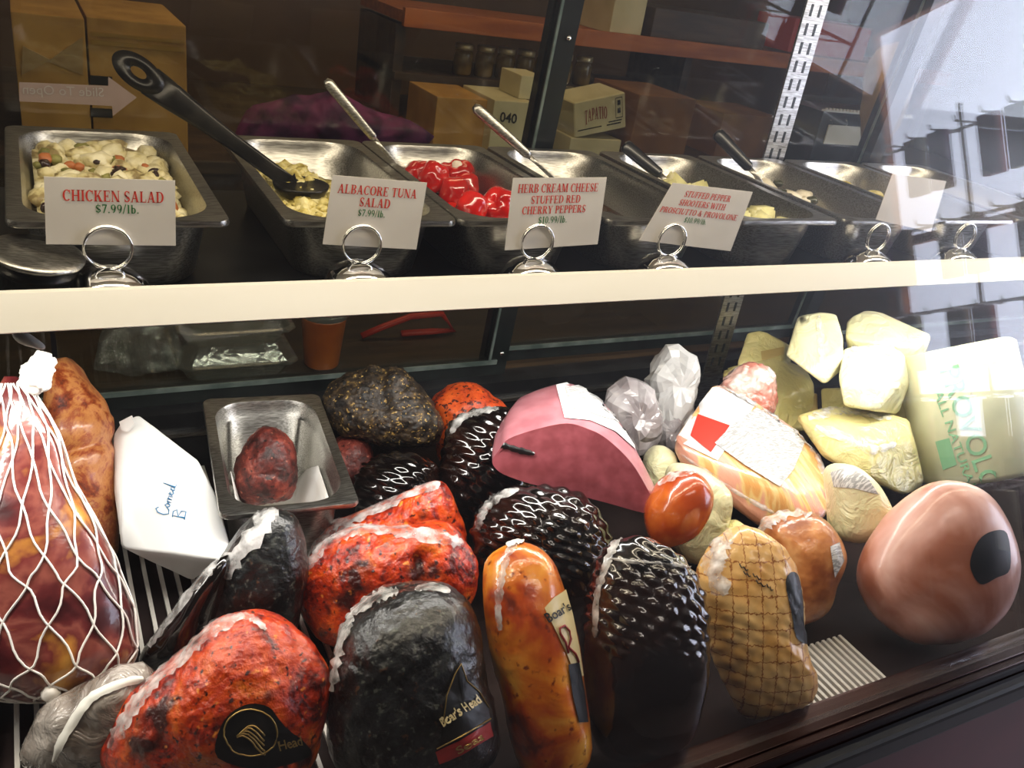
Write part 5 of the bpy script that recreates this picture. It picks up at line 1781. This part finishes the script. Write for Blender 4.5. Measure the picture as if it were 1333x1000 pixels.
tube('gold_ring', ring_, 0.0007, 'gold_foil', lb, 5, True)
for k_ in range(5):
    pts = [onto(r14, 308 + 36 * t, 962 - 14 * math.sin(3.0 * t + k_ * 0.25) + k_ * 3 - 4, 0.003) for t in [i / 10 for i in range(11)]]
    tube('emblem', pts, 0.0008, 'gold_foil', lb, 5)
text_on('lettering', r14, sans2d('Head', 0.02), (362, 975), (392, 968), 12, 'gold_foil', lb, 0.003)
r15 = blob('black_pepper_turkey', [(428, 888), (442, 824), (458, 796), (490, 772), (522, 764), (562, 762), (592, 772), (612, 790), (624, 826), (630, 880), (648, 940), (642, 990), (570, 1030), (475, 1022), (434, 965)], 0.81, 0.07, 'pepper_black', lump=0.007, lscale=20, fine=0.003, fscale=120, seed=13, nt=110, nf=56, square=2.4, rest=DZ)
tag(r15, 'black pepper crusted turkey breast in film, front row centre left', 'turkey breast')
ribbon('film_seam', r15, [(434, 900), (442, 850), (452, 812), (470, 792), (498, 776), (520, 772)], 13, seed=54, ruffle=0.7)
ribbon('film_seam', r15, [(540, 770), (562, 766), (585, 772)], 10, seed=55)
lb = decal('crest_label', r15, [(576, 940), (580, 905), (590, 875), (598, 862), (606, 885), (622, 900), (634, 920), (636, 935), (600, 955), (572, 970)], 'label_black', r15, 0.0015)
tube('gold_outline', [onto(r15, x, y, 0.002) for x, y in ((577, 938), (581, 905), (591, 876), (598, 864), (606, 886), (622, 901), (634, 921))], 0.0006, 'gold_foil', lb, 5)
text_on('lettering', r15, sans2d("Boar's Head", 0.025), (576, 945), (624, 914), 12, 'label_cream', lb, 0.003)
rb = decal('red_band', r15, [(566, 978), (600, 962), (636, 940), (640, 958), (600, 982), (572, 994)], 'label_red', r15, 0.0018)
tube('gold_line', [onto(r15, x, y, 0.0025) for x, y in ((568, 973), (600, 957), (636, 936))], 0.0007, 'gold_foil', rb, 5)
text_on('lettering', r15, sans2d('Seas', 0.02), (596, 980), (628, 961), 9, 'gold_foil', rb, 0.003)

r16 = blob('golden_turkey_roll', [(629, 745), (637, 725), (658, 711), (678, 707), (702, 715), (722, 735), (734, 765), (746, 803), (756, 850), (762, 898), (768, 940), (768, 985), (738, 1018), (694, 1018), (668, 975), (653, 905), (637, 847), (630, 789)], 0.825, 0.052, 'gold_roast', lump=0.003, lscale=18, fine=0.001, seed=15, nt=100, nf=50, rest=DZ)
tag(r16, 'golden orange oblong roasted turkey roll with a cream label, front row centre', 'turkey roll')
ribbon('film_seam', r16, [(676, 706), (662, 722), (654, 752), (650, 790), (653, 820)], 9, seed=56)
ribbon('film_clip', r16, [(660, 712), (670, 706), (682, 706)], 10, 'white_plastic', seed=57)
lb = decal('cream_label', r16, [(708, 792), (720, 778), (735, 768), (744, 800), (752, 840), (758, 880), (748, 880), (736, 850), (722, 820)], 'label_cream', r16, 0.0015)
text_on('lettering', r16, sans2d("Boar's", 0.02), (712, 811), (741, 794), 12, 'ink_black', lb, 0.003)
pts = [onto(r16, x, y, 0.003) for x, y in ((737, 850), (733, 835), (727, 825), (726, 818), (732, 815), (738, 822), (740, 832), (737, 842), (746, 852), (750, 862))]
tube('red_ribbon_mark', pts, 0.0012, 'label_red', lb, 5)
decal('dark_label_foot', r16, [(738, 865), (752, 862), (759, 900), (764, 940), (752, 940), (744, 905)], 'label_black', r16, 0.0018)

h17 = blob('black_ham', [(766, 768), (777, 728), (800, 708), (831, 701), (862, 709), (889, 728), (909, 759), (920, 796), (923, 864), (917, 908), (898, 962), (850, 990), (792, 985), (766, 942), (757, 880), (757, 820)], 0.872, 0.049, 'black_ham', lump=0.002, scales=(0.0034, 0.020, 0.0125, 40), nt=180, nf=90, seed=17, rest=DZ + 0.003)
tag(h17, 'big glossy black net-patterned ham in the front row beside the netted turkey', 'ham')
ribbon('film_seam', h17, [(814, 692), (800, 712), (788, 742), (778, 780), (776, 830)], 9, seed=58)
ribbon('film_seam', h17, [(795, 728), (830, 732), (870, 735), (900, 740)], 4, seed=59)
t18 = blob('netted_turkey', [(906, 752), (918, 722), (936, 700), (960, 686), (988, 691), (1016, 711), (1034, 740), (1043, 780), (1044, 820), (1052, 856), (1062, 880), (1054, 908), (1028, 924), (996, 934), (966, 930), (950, 904), (928, 856), (914, 800)], 0.955, 0.050, 'netted_turkey', lump=0.003, lscale=16, scales=(0.0015, 0.017, 0.014), nt=140, nf=70, rest=DZ + 0.002)
tag(t18, 'golden turkey breast with net marks and a clear plastic cap, front row right', 'turkey breast')
ribbon('film_cap', t18, [(950, 690), (935, 715), (930, 745), (945, 775)], 26, seed=61, thick=0.004)
lb = decal('black_label', t18, [(1022, 760), (1028, 746), (1038, 750), (1044, 780), (1046, 815), (1052, 838), (1036, 830), (1030, 800)], 'label_black', t18, smooth_pts=4)
for (xa, ya, xb, yb) in ((963, 736, 974, 743), (968, 745, 977, 751), (980, 748, 990, 755), (984, 756, 996, 764), (998, 762, 1006, 769)):
    tube('stamp_mark', [onto(t18, xa + (xb - xa) * t, ya + (yb - ya) * t + (1.5 if i_ % 2 else -1.5), 0.0012) for i_, t in enumerate((0, 0.25, 0.5, 0.75, 1))], 0.0007, 'ink_black', t18, 5)
o = blob('brown_turkey', [(990, 686), (1016, 670), (1048, 667), (1072, 677), (1092, 700), (1098, 726), (1086, 760), (1070, 800), (1030, 812), (1000, 775)], 1.085, 0.052, 'brown_turkey', lump=0.003, lscale=22, rest=DZ)
tag(o, 'brown roasted turkey piece behind the netted turkey breast', 'turkey breast')
ribbon('film_cap', o, [(992, 690), (1006, 674), (1030, 666), (1058, 666)], 18, seed=62, thick=0.005)
decal('grey_label', o, [(1080, 712), (1092, 706), (1098, 730), (1086, 752)], 'label_grey', o)

# stray helper objects must not stay in the scene
for o in list(bpy.data.objects):
    if o.name.startswith('text'):
        bpy.data.objects.remove(o)
